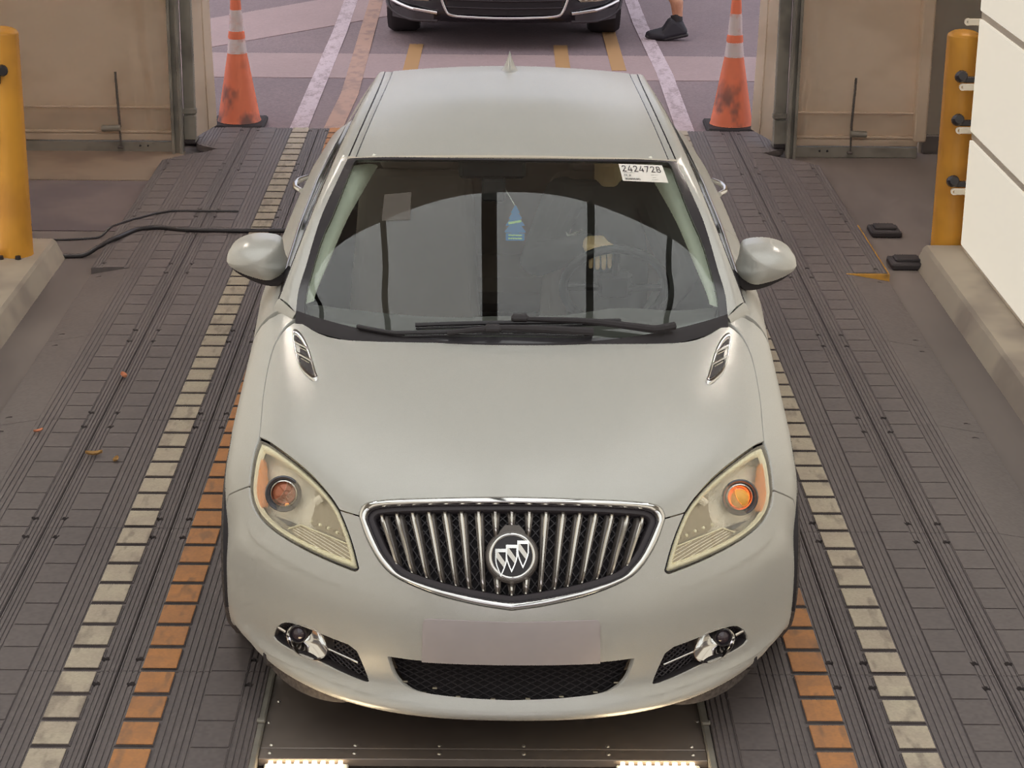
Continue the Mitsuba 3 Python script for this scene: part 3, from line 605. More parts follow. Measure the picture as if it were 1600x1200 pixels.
seam = buv([(464,499.5),(445,511),(429,537),(420,567),(411,617),(408,657),(405,684)])
hl_in = buv([(405,684),(418.4,689),(443,706.5),(470,727.5),(495,750.5),(518,777.4),(529.6,796.6)], 1)
hl_in2 = buv([(529.6,796.6),(541,823.4),(551.6,854),(559,884)], 1)
hl_tip = buv([(559,884),(560,888),(556,892),(550,891)], 1)
hl_low = buv([(550,891),(514,877),(476,859),(441.4,839.7),(416.4,821.5),(399,802),(390.5,781),(389,760)], 1)
hl_out = buv([(389,760),(391.5,733),(396.3,706),(405,684)], 1)
front = buv([(529.6,796.6),(545,801.5),(561,806)], 1)
g_top = buv([(561,806),(561,801),(566,790),(578,784),(612,780),(678,778.5),(740,777),(799,776.5)], 1)
g_low = buv([(561,806),(564,815),(570,835),(581,858),(596.7,883),(615,900),(645,915),(678,928),(711.7,937.5),(753,946.7),(778,950.5),(799.5,953.5)], 1)
gi_top = buv([(572.5,812),(573,803),(582,794.5),(598,791),(645,788.7),(695,787.5),(799.5,787)], 1)
gi_low = buv([(572.5,812),(576.7,823),(585,843),(596.7,866.7),(611.7,885),(623,897),(645,907),(670,915.5),(695,923),(745,934),(780,939.5),(799.5,941.5)], 1)
bseam = buv([(389,760),(383,762),(370,767),(358,773)], 1)
bs_v = bseam[-1]
rear = buv([(800,534),(700,533.5),(560,530.5),(520,526),(493,516),(476,505),(464,499.5)], 1)
cut0 = lambda p: np.concatenate([p, [[0, p[-1][1]]]]) if abs(p[-1][0]) > 1e-4 else p
g_top, g_low, gi_top, gi_low = map(cut0, (g_top, g_low, gi_top, gi_low)); rear = np.concatenate([[[0, rear[0][1]]], rear])
half_arch = np.array([(0.935 + 0.362 * math.cos(a), 0.335 + 0.362 * math.sin(a)) for a in np.linspace(math.radians(-25), math.radians(205), 60)])
gu, gv = np.meshgrid(np.linspace(-1, -0.66, 220), np.linspace(0, 1, 300)); gp = body(gu.ravel(), gv.ravel())
ai = cKDTree(gp[:, 1:]).query(half_arch)[1]; auv = np.stack([gu.ravel()[ai], gv.ravel()[ai]], 1)
ARCHP = Polygon(np.concatenate([auv, [[-1.3, auv[-1][1]], [-1.3, auv[0][1]]]])).buffer(0)
UVBOX = sbox(-1, 0, 1, 1)
def clean(p): return Polygon(p).buffer(0)
hood = clean(np.concatenate([rear, seam, hl_in, front, g_top, mir(g_top), mir(front), mir(hl_in), mir(seam), mir(rear)]))
G = 0.0022
def hood_bulge(p):
    """the two soft ridges that run from the vents to the lamps"""
    r = np.interp(p[:, 1], [.05, .10, .2, .29, .36], [.47, .50, .49, .44, .40])
    fade = np.interp(p[:, 1], [0.04, .08, .24, .31, .36], [0.2, 1, 1, .5, 0])
    return 0.007 * np.exp(-((np.abs(p[:, 0]) - r) / 0.035) ** 2) * fade + 0.004 * smooth01((r - np.abs(p[:, 0])) / -0.05) * 0
cn('hood', B.patch(hood, 0.011, G, bulge=hood_bulge), 'm_paint')
du_ = np.linspace(-1, seam[0][0] + .0, 60); vv_ = np.linspace(0, .2, 200); yy_ = body(*np.meshgrid(du_, vv_))[..., 1]
dv_ = np.array([vv_[np.argmin(np.abs(yy_[:, i] - 1.334))] for i in range(len(du_))])          # the shut line to the front door
fen = clean(np.concatenate([seam, hl_out[::-1], bseam, [[-1.05, bs_v[1] + 0.01], [-1.05, dv_[0]]], np.stack([du_, dv_], 1)])).intersection(UVBOX).difference(ARCHP)
def flip_poly(p): return shapely.affinity.scale(p, -1, 1, origin=(0, 0))
for p in (fen, flip_poly(fen)): cn('fender', B.patch(p, 0.012, G), 'm_paint')
lg = buv([(800,1038.5),(720,1037.5),(652,1033.5),(607,1027)], 1); lg2 = buv([(607,1027),(612,1045),(619,1060),(632,1071),(655,1081),(715,1089),(760,1092),(800,1093.5)], 2)
low_grille = clean(np.concatenate([[[0, lg[0][1]]], lg[1:], lg2[:-1], [[0, lg2[-1][1]]], mir(lg2[:-1]), mir(lg[1:])]))
fogp = [(427,994.5),(429,985.5),(437.5,976.5),(448,973.5),(460,975.8),(484,984),(514,996.8),(553.8,1011.8),(565,1036.5),(575.5,1063),(572.5,1065.8),(535,1051.5),(496,1032),(457,1017),(433,1002.8),(427,994.5)]
fog = clean(buv(fogp, 1))
blow = clean(np.concatenate([[[-1.05, bs_v[1] + 0.01]], bseam[::-1], hl_low[::-1], hl_tip[::-1], hl_in2[::-1], front, g_low, mir(g_low), mir(front), mir(hl_in2[::-1]), mir(hl_tip[::-1]), mir(hl_low[::-1]), mir(bseam[::-1]), [[1.05, bs_v[1] + 0.01], [1.05, 1.05], [-1.05, 1.05]]])).intersection(sbox(-1, 0, 1, 1)).difference(ARCHP).difference(flip_poly(ARCHP))
bumper = blow.difference(low_grille).difference(fog).difference(flip_poly(fog))

# headlights
def both(fn):
    for s in (1, -1): fn(s)
_c1 = crease([(381,782),(385,805),(391.6,824),(403,839),(418,852),(465,880),(515,902),(574,921),(621,937),(670,948)], 0.017, 0.042, 0.03, 0, .06, .25)
_c2 = crease([(388,985),(410,1012),(445,1033),(490,1052),(535,1070),(580,1085),(640,1095.5),(720,1101),(800,1103)], 0.012, 0.035, 0.012, 0.3, .05, 1e-9)
cn('bumper', B.patch(bumper, 0.009, G, flange=0.022, bulge=lambda p: _c1(p) + _c2(p)), 'm_paint')
for s in (1, -1):
    uu = np.linspace(-.70, -.36, 30); ee = np.sin(np.linspace(0, np.pi, 30)) ** .6; P0 = body(uu, np.full(30, .955)); P = np.array([P0 + np.outer(np.ones(30), [0, .02, .02]), P0 + np.outer(ee, [0, .0, -.045]) + [0, .015, 0], P0 + np.outer(ee, [.01, .04, -.06]) + [0, .03, 0], P0 + [0, .1, .0]])
    put(num('car__air_deflector'), grid_mesh(P * [1 if s > 0 else -1, 1, 1]), 'm_tire', 50, CAR)
hl_outline = np.concatenate([hl_in, hl_in2[1:], hl_tip[1:], hl_low[1:], hl_out[1:-1]])
hl = clean(hl_outline)
def sidep(poly, s): return poly if s > 0 else flip_poly(poly)
def fuv(pts, s, it=1):
    q = B.uv(dense(chaikin(pts, it))); return q if s > 0 else mir(q)
inset = lambda d: np.array(hl.buffer(-d).exterior.coords)[:-1]
def ring_pair(poly, d0, d1, n=160):
    """outline curves at two insets, matched point to point"""
    a = np.array(poly.buffer(-d0).exterior.coords)[:-1]; a = resample(a, n, True)
    inner = poly.buffer(-d1).exterior
    b = np.array([inner.interpolate(inner.project(Point(*p))).coords[0] for p in a]); return a, b
def ribs(poly, s, step, r, off, slope, parent, name, m, close=None):
    """thin rods following the skin inside an outline"""
    x0, y0, x1, y1 = poly.bounds; d = np.array([math.cos(slope), math.sin(slope)]); nn = np.array([-d[1], d[0]]); c = np.array([(x0 + x1) / 2, (y0 + y1) / 2]); R = math.hypot(x1 - x0, y1 - y0)
    ms = []
    for k in np.arange(-R / 2, R / 2, step):
        g = LineString([c + nn * k - d * R, c + nn * k + d * R]).intersection(poly)
        for l in getattr(g, 'geoms', [g]):
            if l.is_empty or l.length < 0.006: continue
            q = np.array(shapely.segmentize(l, 0.02).coords); ms.append(tube(B.at(q, off), r, 4, False))
    return ms
scene['m_turn_glow'] = two(princ(lin(255, 190, 90), 0.4))
def headlight(s):
    h = num('car__headlight'); label(h, 'headlight with its amber lamp lit' if s < 0 else 'unlit headlight with a clouded lens')
    hl_s = sidep(hl, s); S = lambda k, vfn, m: nput(f'{h}__{k}', vfn, m, CAR); M = lambda k, mesh, m, sm=40: put(f'{h}__{k}', mesh, m, sm, CAR)
    S('shell', B.patch(hl_s.buffer(0.012), 0.012, 0, -0.058, 0), 'm_lamp_shell')
    a, b = ring_pair(hl_s, 0.0045, 0.021); M('rim', B.ring(a, b, -0.008, -0.022), 'm_cream', 50)
    a, b = ring_pair(hl_s, 0.001, 0.0055); M('seal', B.ring(a, b, -0.006, -0.012), 'm_black', 50)
    S('amber_reflector', B.patch(clean(fuv([(400,706),(404.5,718),(405,746.7),(404.5,785),(402,793),(398,788),(393.5,766),(394,733),(400,706)], s)), 0.01, 0, -0.016, 0.02), 'm_amber')
    S('side_reflector', B.patch(clean(fuv([(443,823),(462.5,817.6),(541,849.5),(553,881),(514,868),(457,838.7),(443,823)], s, 0)), 0.012, 0, -0.026, 0.03), 'm_lamp_grey')
    stripe_p = clean(fuv([(447,824),(463,819.5),(540,851.5),(551,879),(514,866),(458,837),(447,824)], s, 0))
    M('reflector_rib', cat(ribs(stripe_p, s, 0.0085, 0.0016, -0.024, 0.42 * (1 if s > 0 else -1) * 1.0, h, '', '')), 'm_lamp_shell'); labels[f'{h}__reflector_rib'] = {'kind': 'stuff'}
    S('inner_reflector', B.patch(clean(fuv([(479,757),(486,754),(500,766),(516,785),(530,815),(538,846),(500,829),(466,815),(477,790),(479,757)], s)), 0.012, 0, -0.044, 0.03), 'm_lamp_grey')
    S('marker_pocket', B.patch(clean(fuv([(422,805),(443,812),(442,819),(422,805)], s, 0)), 0.01, 0, -0.02, 0.03), 'm_lamp_dark')
    q_ = fuv([(443,823.5),(462.5,817.5),(541,849.5)], s, 0); M('divider', tube(B.at(q_, -0.02), 0.0022, 6), 'm_cream', 60)
    for px in ((476,811),(490,816.7),(503.7,822),(518,829),(532.4,835)):
        c = B.at(fuv([px, (px[0] + .01, px[1])], s, 0)[:1], -0.03)[0]; M('bead', lathe([(0, .010), (.004, .007), (.006, 0)], 8, (0, -1, .25), c), 'm_cream')
    M('facet', B.ring(*[x for x in (fuv([(482,772),(494,762)], s, 0)[:8], fuv([(484,784),(500,772)], s, 0)[:8])], h=-0.02, base=-0.034, closed=False), 'm_lamp_shell')
    c = at(445.5, 769, B.at(B.uv([(444.5, 768)]))[0][1] + 0.028) * [s, 1, 1]; ax = np.array([0.06 * -s, -1, 0.22]); ax /= np.linalg.norm(ax)
    M('projector_ring', lathe([(0.034, 0), (0.0525, 0.018), (0.055, 0.030), (0.051, 0.036), (0.045, 0.030), (0.036, 0.012), (0.034, 0.0)], 40, ax, c), 'm_lamp_dark')
    M('projector_trim', lathe([(0.0385, 0.012), (0.041, 0.026), (0.037, 0.028), (0.036, 0.014), (0.0385, 0.012)], 40, ax, c), 'm_chrome_dull')
    dome = [(0.036 * math.cos(t), 0.008 + 0.018 * math.sin(t)) for t in np.linspace(0, math.pi / 2, 10)]
    M('projector', lathe(dome, 40, ax, c), 'm_projector')
    if s < 0:
        g = mikit.ply(lathe([(0.0, 0.040), (0.014, 0.038), (0.023, 0.033), (0.029, 0.027)], 28, ax, c + np.array([0.0, 0, -0.004])), 'm_turn_glow', smooth=True)
        put(f'{h}__bulb', {**g, 'emitter': {'type': 'area', 'radiance': rgb([6.0, 3.2, 0.8])}}, None, tw=CAR)
        g = lathe([(0, .012), (.012, .008), (.016, 0)], 20, ax, c + np.array([0.028 * s * -1 * -1, -0.0, -0.05]))
    S('lens', B.patch(hl_s, 0.012, 0.004, -0.002, 0), 'm_lens')
both(headlight)
c0 = B.at(B.uv([(437, 785)]), -0.03)[0]
k = put('car__headlight__highlight_dome', {**mikit.ply(lathe([(0, .006), (.005, .004), (.006, 0)], 12, (0, -1, .2), c0), 'm_turn_glow', smooth=True), 'emitter': {'type': 'area', 'radiance': rgb([4.5, 3.3, 2.0])}}, None, tw=CAR)  # small glowing dome standing in for the highlight in the unlit lamp

# grille
gr = 'car__grille'; label(gr, 'black grille with vertical chrome bars')
gi = clean(np.concatenate([gi_top, mir(gi_top), gi_low, mir(gi_low)])) if False else clean(np.concatenate([gi_low[::-1], gi_top[1:], mir(gi_top)[1:], mir(gi_low[::-1])[1:]]))
go_l = np.concatenate([g_low[::-1], g_top[1:]]); gi_l = np.concatenate([gi_low[::-1], gi_top[1:]])
# match outer and inner outlines part by part
def pair(o, i, n): return resample(o, n), resample(i, n)
o1, i1 = pair(g_low[::-1], gi_low[::-1], 120); o2, i2 = pair(g_top, gi_top, 110)
oo = np.concatenate([o1, o2[1:]]); ii = np.concatenate([i1, i2[1:]])
OO = np.concatenate([oo, mir(oo)[1:-1]]); II = np.concatenate([ii, mir(ii)[1:-1]])
put(gr + '__surround', B.ring(OO, II, 0.007, -0.008, 14, True, 0.28), 'm_chrome', 50, CAR)
nput(gr + '__backing', B.patch(gi.buffer(0.012), 0.014, 0, -0.062, 0), 'm_grille_back', CAR)
nput(gr + '__frame', B.patch(gi.buffer(0.004).difference(gi.buffer(-0.012)), 0.012, 0, -0.014, 0.045), 'm_mesh', CAR)
lat = ribs(gi.buffer(-0.004), 1, 0.016, 0.0022, -0.05, math.radians(52), '', '', '') + ribs(gi.buffer(-0.004), 1, 0.016, 0.0022, -0.05, math.radians(-52), '', '', '')
put(gr + '__mesh_insert', cat(lat), 'm_mesh', 40, CAR); labels[gr + '__mesh_insert'] = {'label': 'black lattice behind the bars', 'kind': 'stuff'}
slats = [((591.7,799.5),(619,886)),((616,797),(643,899)),((641.3,794.8),(666,907)),((667.5,793.8),(689.5,913)),((693,793.8),(712,919.5)),((719.5,793),(732.5,923.5)),((746.7,792.5),(755,927.5)),((773.3,792.5),(777.5,932.5)),((799.7,793),(799.5,935))]
EMB = B.uv([(799.3, 869)])[0]; EMB[0] = 0
def bar(uv, w0, w1, o_top, o_base, taper):
    """a bar along a line of the skin: flat top of width w, sides falling back to the base"""
    P = []; n = len(uv)
    for k, q in enumerate(uv):
        e = min(1, k / 3.0, (n - 1 - k) / 3.0); t = k / (n - 1); w = (w0 * (1 - t) + w1 * t) / 2
        c = B.at(q[None], 0)[0]; nn = B.normal(q[:1], q[1:])[0]; x = np.array([1.0, 0, 0]); x -= nn * (x @ nn); x /= np.linalg.norm(x)
        ot = o_base + (o_top - o_base) * (0.35 + 0.65 * math.sin(e * math.pi / 2))
        P.append([c + x * a + nn * b for a, b in ((-w * taper, o_base), (-w, ot - 0.0025), (-w * 0.55, ot), (w * 0.55, ot), (w, ot - 0.0025), (w * taper, o_base))])
    P = np.array(P); P = np.concatenate([P[:1] * 0 + P[:1].mean(1, keepdims=True), P, P[-1:] * 0 + P[-1:].mean(1, keepdims=True)]); return grid_mesh(P)
def one_bar(a, b, s):
    q = B.uv(dense([a, b], 6)); q = q if s > 0 else q * [-1, 1]
    segs = [q]
    d = np.linalg.norm((B.at(q) - B.at(EMB[None])[0]), axis=1); hid = d < 0.066
    if hid.any():
        i = np.where(hid)[0]; segs = [x for x in (q[:i[0]], q[i[-1] + 1:]) if len(x) > 3]
    return segs
for i, (a, b) in enumerate(slats):
    for s in ((1, -1) if i < 8 else (1,)):
        sg = one_bar(a, b, s)
        put(gr + '__bar', cat(*[bar(q, 0.0118, 0.0075, -0.008, -0.026, 1.0) for q in sg]), 'm_chrome_dull', 30, CAR)
        put(gr + '__bar_base', cat(*[bar(q, 0.024, 0.011, -0.017, -0.05, 1.2) for q in sg]), 'm_slat_base', 30, CAR)
# round badge with three shields
ec = B.at(EMB[None], 0.0)[0]; en = np.array([0, -1, 0.50]); en /= np.linalg.norm(en); ec = ec + en * 0.0
EF = frame(ec, (1, 0, 0), np.cross(en, [1, 0, 0]))
bad = 'car__badge'; label(bad, 'round badge with three chrome shields')
def ef(m): m = m.copy(); m.apply_transform(EF); return m
R = 0.0645
put(bad + '__socket', ef(lathe([(0, -0.03), (R + 0.012, -0.03), (R + 0.006, -0.002), (R, 0.0), (0, 0.0)], 48)), 'm_slat_base', 40, CAR)
put(bad + '__hump', ef(extrude(Polygon([(-0.042, 0.03), (0.042, 0.03), (0.032, 0.068), (0.018, 0.084), (-0.018, 0.084), (-0.032, 0.068)]).buffer(0.004), 0.016, frame((0, 0, -0.026), (1, 0, 0), (0, 1, 0)))), 'm_slat_base', 30, CAR)
put(bad + '__disc', ef(lathe([(0, 0.004), (R - 0.004, 0.003), (R - 0.004, 0), (0, 0)], 48)), 'm_black', 40, CAR)
put(bad + '__ring', ef(lathe([(R - 0.0085, 0.0), (R - 0.0075, 0.006), (R - 0.003, 0.008), (R + 0.001, 0.006), (R + 0.002, 0.0)], 64)), 'm_chrome', 60, CAR)
def shield(x0, y0, w, h):
    pts = [(x0, y0), (x0 + w, y0), (x0 + w, y0 - h * 0.42)]
    pts += [(x0 + w * (1 - 0.5 * t ** 1.4), y0 - h * (0.42 + 0.58 * t)) for t in np.linspace(0.15, 1, 7)]
    pts += [(x0 + w * (0.5 * t ** 1.4), y0 - h * (0.42 + 0.58 * t)) for t in np.linspace(1, 0.15, 7)][1:]
    pts += [(x0, y0 - h * 0.42)]
    return Polygon(pts).buffer(0)
u_ = R / 34.3            # one photo pixel of the badge
for (x0, y0) in ((-25.3, 10.6), (-9.3, 17.0), (7.5, 23.2)):
    sh = shield(x0 * u_, y0 * u_, 17.6 * u_, 42 * u_); inn = sh.buffer(-2.0 * u_).intersection(sbox(-1, -1, 1, (y0 - 5.2) * u_))
    x0u, y0u = x0 * u_, y0 * u_
    diag = Polygon([(x0u, y0u - 3 * u_), (x0u + 3 * u_, y0u - 3 * u_), (x0u + 18 * u_, y0u - 24 * u_), (x0u + 17 * u_, y0u - 33 * u_), (x0u, y0u - 11 * u_)]).intersection(sh.buffer(-1.0 * u_))
    put(bad + '__shield', ef(extrude(sh.difference(inn), 0.006, frame((0, 0, 0.003), (1, 0, 0), (0, 1, 0)))), 'm_chrome', 30, CAR)
    put(bad + '__shield_band', ef(extrude(diag, 0.0045, frame((0, 0, 0.003), (1, 0, 0), (0, 1, 0)))), 'm_chrome_dull', 30, CAR)

# lower grille, fog lamps, plate holder
nput('car__lower_grille__backing', B.patch(low_grille.buffer(0.012), 0.014, 0, -0.06, 0), 'm_grille_back', CAR)
put('car__lower_grille__mesh_insert', cat(ribs(low_grille.buffer(0.004), 1, 0.014, 0.0022, -0.04, 0.5, '', '', '') + ribs(low_grille.buffer(0.004), 1, 0.014, 0.0022, -0.04, -0.5, '', '', '')), 'm_grille_back', 40, CAR)
label('car__lower_grille', 'black lower air intake'); labels['car__lower_grille__mesh_insert'] = {'kind': 'stuff'}
for px in ((631,1068),(661,1082.5),(678,1077),(715,1088),(770,1091.5),(825,1091),(878,1088),(932,1082),(965,1070)):
    put('car__lower_grille__clip', bx(-.007, .007, -.004, .004, -.002, .002, .001).apply_translation(B.at(B.uv([px]), -0.018)[0]), 'm_lamp_grey', 30, CAR)
def foglamp(s):
    h = num('car__fog_lamp'); label(h, 'fog lamp in a dark mesh pocket with a chrome bezel')
    p = sidep(fog, s); S = lambda k, vfn, m: nput(f'{h}__{k}', vfn, m, CAR); M = lambda k, mesh, m, sm=40: put(f'{h}__{k}', mesh, m, sm, CAR)
    S('backing', B.patch(p.buffer(0.01), 0.012, 0, -0.042, 0), 'm_grille_back')
    a, b = ring_pair(p, -0.002, 0.004); M('frame', B.ring(a, b, -0.004, -0.03), 'm_black_soft')
    t = np.linspace(0, 2 * np.pi, 72, endpoint=False); ca, sa = math.cos(math.radians(35)), math.sin(math.radians(35))
    def ell(ra, rb, cx=480, cy=1003.5):
        x, y = ra * np.cos(t), rb * np.sin(t); q = B.uv(np.stack([cx + x * ca - y * sa, cy + x * sa + y * ca], 1)); return q if s > 0 else q * [-1, 1]
    o1, i1 = ell(37, 24), ell(34, 21.5); M('bezel', B.ring(o1, i1, 0.002, -0.03), 'm_chrome', 50)
    pm = p.difference(clean(o1)); M('mesh_insert', cat(ribs(pm, s, 0.011, 0.0024, -0.032, 0.75, '', '', '') + ribs(pm, s, 0.011, 0.0024, -0.032, -0.75, '', '', '')), 'm_mesh'); labels[f'{h}__mesh_insert'] = {'kind': 'stuff'}
    # chrome bowl falling back to the lamp
    P = []
    for w, d in ((0, -0.012), (.25, -0.022), (.5, -0.034), (.75, -0.04), (1, -0.042)):
        P.append(B.at(i1 * (1 - w) + ell(14, 12, 459, 991) * w, d))
    P = np.array(P).transpose(1, 0, 2); M('bowl', grid_mesh(np.concatenate([P, P[:1]])), 'm_chrome', 60)
    c = at(468.5, 988.5, B.at(B.uv([(468, 990)]))[0][1] + 0.014) * [s, 1, 1]; ax = np.array([-0.25 * s, -1, 0.15]); ax /= np.linalg.norm(ax)
    M('lamp_body', lathe([(0.0, -0.01), (0.027, -0.005), (0.0275, 0.016), (0.024, 0.020), (0.021, 0.012), (0, 0.012)], 32, ax, c), 'm_black')
    M('lamp_lens', lathe([(0, 0.024), (0.010, 0.021), (0.018, 0.015), (0.021, 0.012)], 28, ax, c), 'm_dark_lens')
    for a, b, w in (((511.7,1015.5),(558,1036.5),0.0075),((433.5,981.5),(445.5,988.5),0.012)):
        q = B.uv(dense([a, b], 4)); q = q if s > 0 else q * [-1, 1]
        M('bar', tube(B.at(q, -0.006), w / 2, 10), 'm_chrome', 60)
both(foglamp)
pl = np.concatenate([buv([(800,972),(720,969),(668,966.5)], 1), buv([(668,966.5),(662.5,968),(661,974)], 1), buv([(661,974),(659.5,1033)], 0)])
plate = clean(np.concatenate([[[0, pl[0][1]]], pl[1:], mir(pl[1:])]))
cn('plate_holder', B.patch(plate.buffer(0.003).buffer(-0.003), 0.012, 0, 0.006, 0.012), 'm_plate'); label('car__plate_holder', 'blank mauve grey plate holder')
for s in (1, -1):
    q = B.at([[0.09 * s, plate.bounds[1] + 0.035]], 0.006)[0]; 0 and put('car__plate_holder__screw', lathe([(0, .002), (.004, .0015), (.005, 0)], 10, (0, -1, .1), q), 'm_lamp_grey', 40, CAR)
# chrome vents on the hood
def vent(s):
    h = num('car__hood_vent'); label(h, 'chrome vent on the hood')
    out = [(458.5,519),(461,517.5),(466,519.5),(474,529),(482,545),(489,568),(495,588),(497,591),(494,594),(488,593.5),(472,580),(466,569),(461,547),(458,528),(458.5,519)]
    o = clean(fuv(out, s)); M = lambda k, mesh, m, sm=40: put(f'{h}__{k}', mesh, m, sm, CAR)
    nput(h + '__backing', B.patch(o, 0.005, 0.0005, 0.0045, 0.01), 'm_black', CAR)
    a, b = ring_pair(o, -0.002, 0.0052); M('bezel', B.ring(a, b, 0.008, 0.001, power=.35), 'm_chrome', 50)
    for l in (((462.5,537.5),(482,548)),((465,554.5),(488,567.5))):
        q = fuv(l, s, 0); M('bar', tube(B.at(q, 0.008), 0.0042, 8), 'm_chrome', 60)
    for l in (((467.5,544),(480,550.5)),((471,561.5),(484,569))):
        q = fuv(l, s, 0); M('fin', tube(B.at(q, 0.003), 0.0028, 8), 'm_chrome_dull', 60)
both(vent)

# ---- greenhouse: windshield, roof, pillars, side glass, doors
P_TRIM = [(1.24, .978), (1.45, 1.098), (1.66, 1.212), (1.82, 1.288), (1.96, 1.343)]
TE = np.array([on_profile(x, y, P_TRIM, 1.0, 2.2) for x, y in ((463, 487), (465, 466), (480, 411), (501, 342), (522, 294), (544, 248))])
TE[:, 0] = -np.abs(TE[:, 0])
_te = [PchipInterpolator(np.linspace(0, 1, len(TE)) if False else np.concatenate([[0], np.cumsum(np.linalg.norm(np.diff(TE, axis=0), axis=1))]) / np.linalg.norm(np.diff(TE, axis=0), axis=1).sum(), TE[:, i]) for i in range(3)]
WC0, WC1, WBOW = np.array([0, 0.985, 0.968]), np.array([0, 1.812, 1.387]), 0.022
def shield_fn(u, v):
    """windshield: u -1..1 across, v 0 bottom .. 1 top"""
    u = np.asarray(u, float); v = np.asarray(v, float); vc = np.clip(v, 0, 1); k = np.abs(u) ** 2.3
    E = np.stack([f(vc) for f in _te], -1)
    # below its corner the glass dips on towards the cowl in the middle
    C = WC0 + (WC1 - WC0) * v[..., None]; C = C + np.stack([0 * v, -0.45 * WBOW * 4 * v * (1 - v), WBOW * 4 * v * (1 - v)], -1)
    x = -E[..., 0] * u
    return np.stack([x, C[..., 1] * (1 - k) + E[..., 1] * k, C[..., 2] * (1 - k) + E[..., 2] * k], -1)
W = Skin(shield_fn, -1, 1, 0, 1, (0, -1, 1))
full = sbox(-1, 0, 1, 1)
cn('windshield__glass', W.patch(sbox(-0.99, 0.004, 0.99, 0.996), 0.02, 0, 0, 0), 'm_glass') if False else None
label('car__windshield', 'windshield mirroring the lit arch overhead')
cn('windshield', W.patch(sbox(-0.985, 0.006, 0.985, 0.985), 0.02, 0, 0, 0), 'm_glass')
wuv = lambda p, it=1: W.uv(dense(chaikin(p, it)))
inner = np.concatenate([wuv([(476,497),(477,465),(488,422),(503,372),(520,337),(551,258)]), wuv([(551,258),(556,250),(566,249.5)], 2), wuv([(566,249.5),(680,250),(798,251)], 0)])
low_in = wuv([(476,497),(482,505),(500,513),(530,520),(600,525),(700,526.5),(799,527)], 1)
inn = clean(np.concatenate([inner, mir(inner)[1:], low_in[1:][::1] * [-1, 1] if False else mir(np.concatenate([low_in[::-1]]))[1:], low_in[::-1][1:]]))
frit = full.difference(inn.buffer(0))
cn('windshield__border', W.patch(frit, 0.012, 0, 0.0015, 0.01), 'm_trim')

P_ROOFC = [(1.80, 1.388), (2.1, 1.437), (2.5, 1.471), (2.85, 1.472), (3.15, 1.448), (3.45, 1.395)]
P_DITCH = [(1.96, 1.345), (2.3, 1.388), (2.7, 1.408), (3.0, 1.402), (3.3, 1.372), (3.5, 1.335)]
P_OUT = [(1.30, .975), (1.5, 1.085), (1.75, 1.222), (2.0, 1.318), (2.3, 1.362), (2.7, 1.378), (3.0, 1.372), (3.4, 1.335)]
RI = np.array([on_profile(x, y, P_DITCH, 1.8, 3.6) for x, y in ((557, 243), (571, 208), (590, 166), (603, 136), (612.5, 114))])
RO = np.array([on_profile(x, y, P_DITCH, 1.8, 3.6) for x, y in ((545, 243), (560, 208), (579, 166), (592, 136), (600.5, 114))])
OUT = np.array([on_profile(x, y, P_OUT, 1.2, 3.6) for x, y in ((440, 462), (467, 379), (484, 334), (505, 290), (523, 257), (537, 223), (553, 183), (570, 150), (583, 130), (592, 116))])
def curve_y(pts):
    p = pts[np.argsort(pts[:, 1])]; fx, fz = (np.polynomial.Polynomial.fit(p[:, 1], p[:, i], 3) for i in (0, 2)); y0, y1 = p[0, 1], p[-1, 1]
    def f(y):
        y = np.asarray(y, float); yc = np.clip(y, y0, y1); return np.stack([fx(yc) + fx.deriv()(yc) * (y - yc), y, fz(yc) + fz.deriv()(yc) * (y - yc)], -1)
    return f
fRI, fRO, fOUT = curve_y(RI), curve_y(RO), curve_y(OUT)
rc = PchipInterpolator(*np.array(P_ROOFC).T, extrapolate=True)
def roof_fn(u, v):
    u = np.asarray(u, float); v = np.asarray(v, float); k = np.abs(u) ** 2.2
    yc = 1.808 + (3.42 - 1.808) * v; ye = 1.955 + (3.50 - 1.955) * v; E = fRI(ye); zc = rc(yc)
    return np.stack([-E[..., 0] * u, yc * (1 - k) + ye * k, zc * (1 - k) + E[..., 2] * k], -1)
RF = Skin(roof_fn, -1, 1, 0, 1, (0, 0, 1))
cn('roof', RF.patch(sbox(-0.995, 0, 0.995, 1), 0.02, 0, 0, 0.02), 'm_paint')
hd = np.linspace(-1, 1, 60); hp_ = roof_fn(hd, 0 * hd); put('car__header_strip', tube(hp_ + [0, -0.005, -0.003], 0.0065, 8), 'm_alu', 60, CAR)
ys = np.linspace(1.958, 3.5, 50)
def strip(A, Bc, n=5, bulge=0.006):
    """a strip between two edges, slightly crowned"""
    t = np.linspace(0, 1, n)[None, :, None]; P = A[:, None] * (1 - t) + Bc[:, None] * t; nn = np.cross(Bc - A, np.gradient(A, axis=0)); nn /= np.linalg.norm(nn, axis=1, keepdims=True) + 1e-12
    nn *= np.sign(nn[:, 2:3] + 1e-9); return P + nn[:, None] * (bulge * np.sin(np.pi * t))
def sided(P, s): return P * [1 if s > 0 else -1, 1, 1]
XI = lambda p, d: p + np.array([d, 0, 0])
def te_at(y):
    ts = np.linspace(0, 1, 400); yy = _te[1](ts); return np.stack([np.interp(y, yy, _te[i](ts)) for i in range(3)], -1)
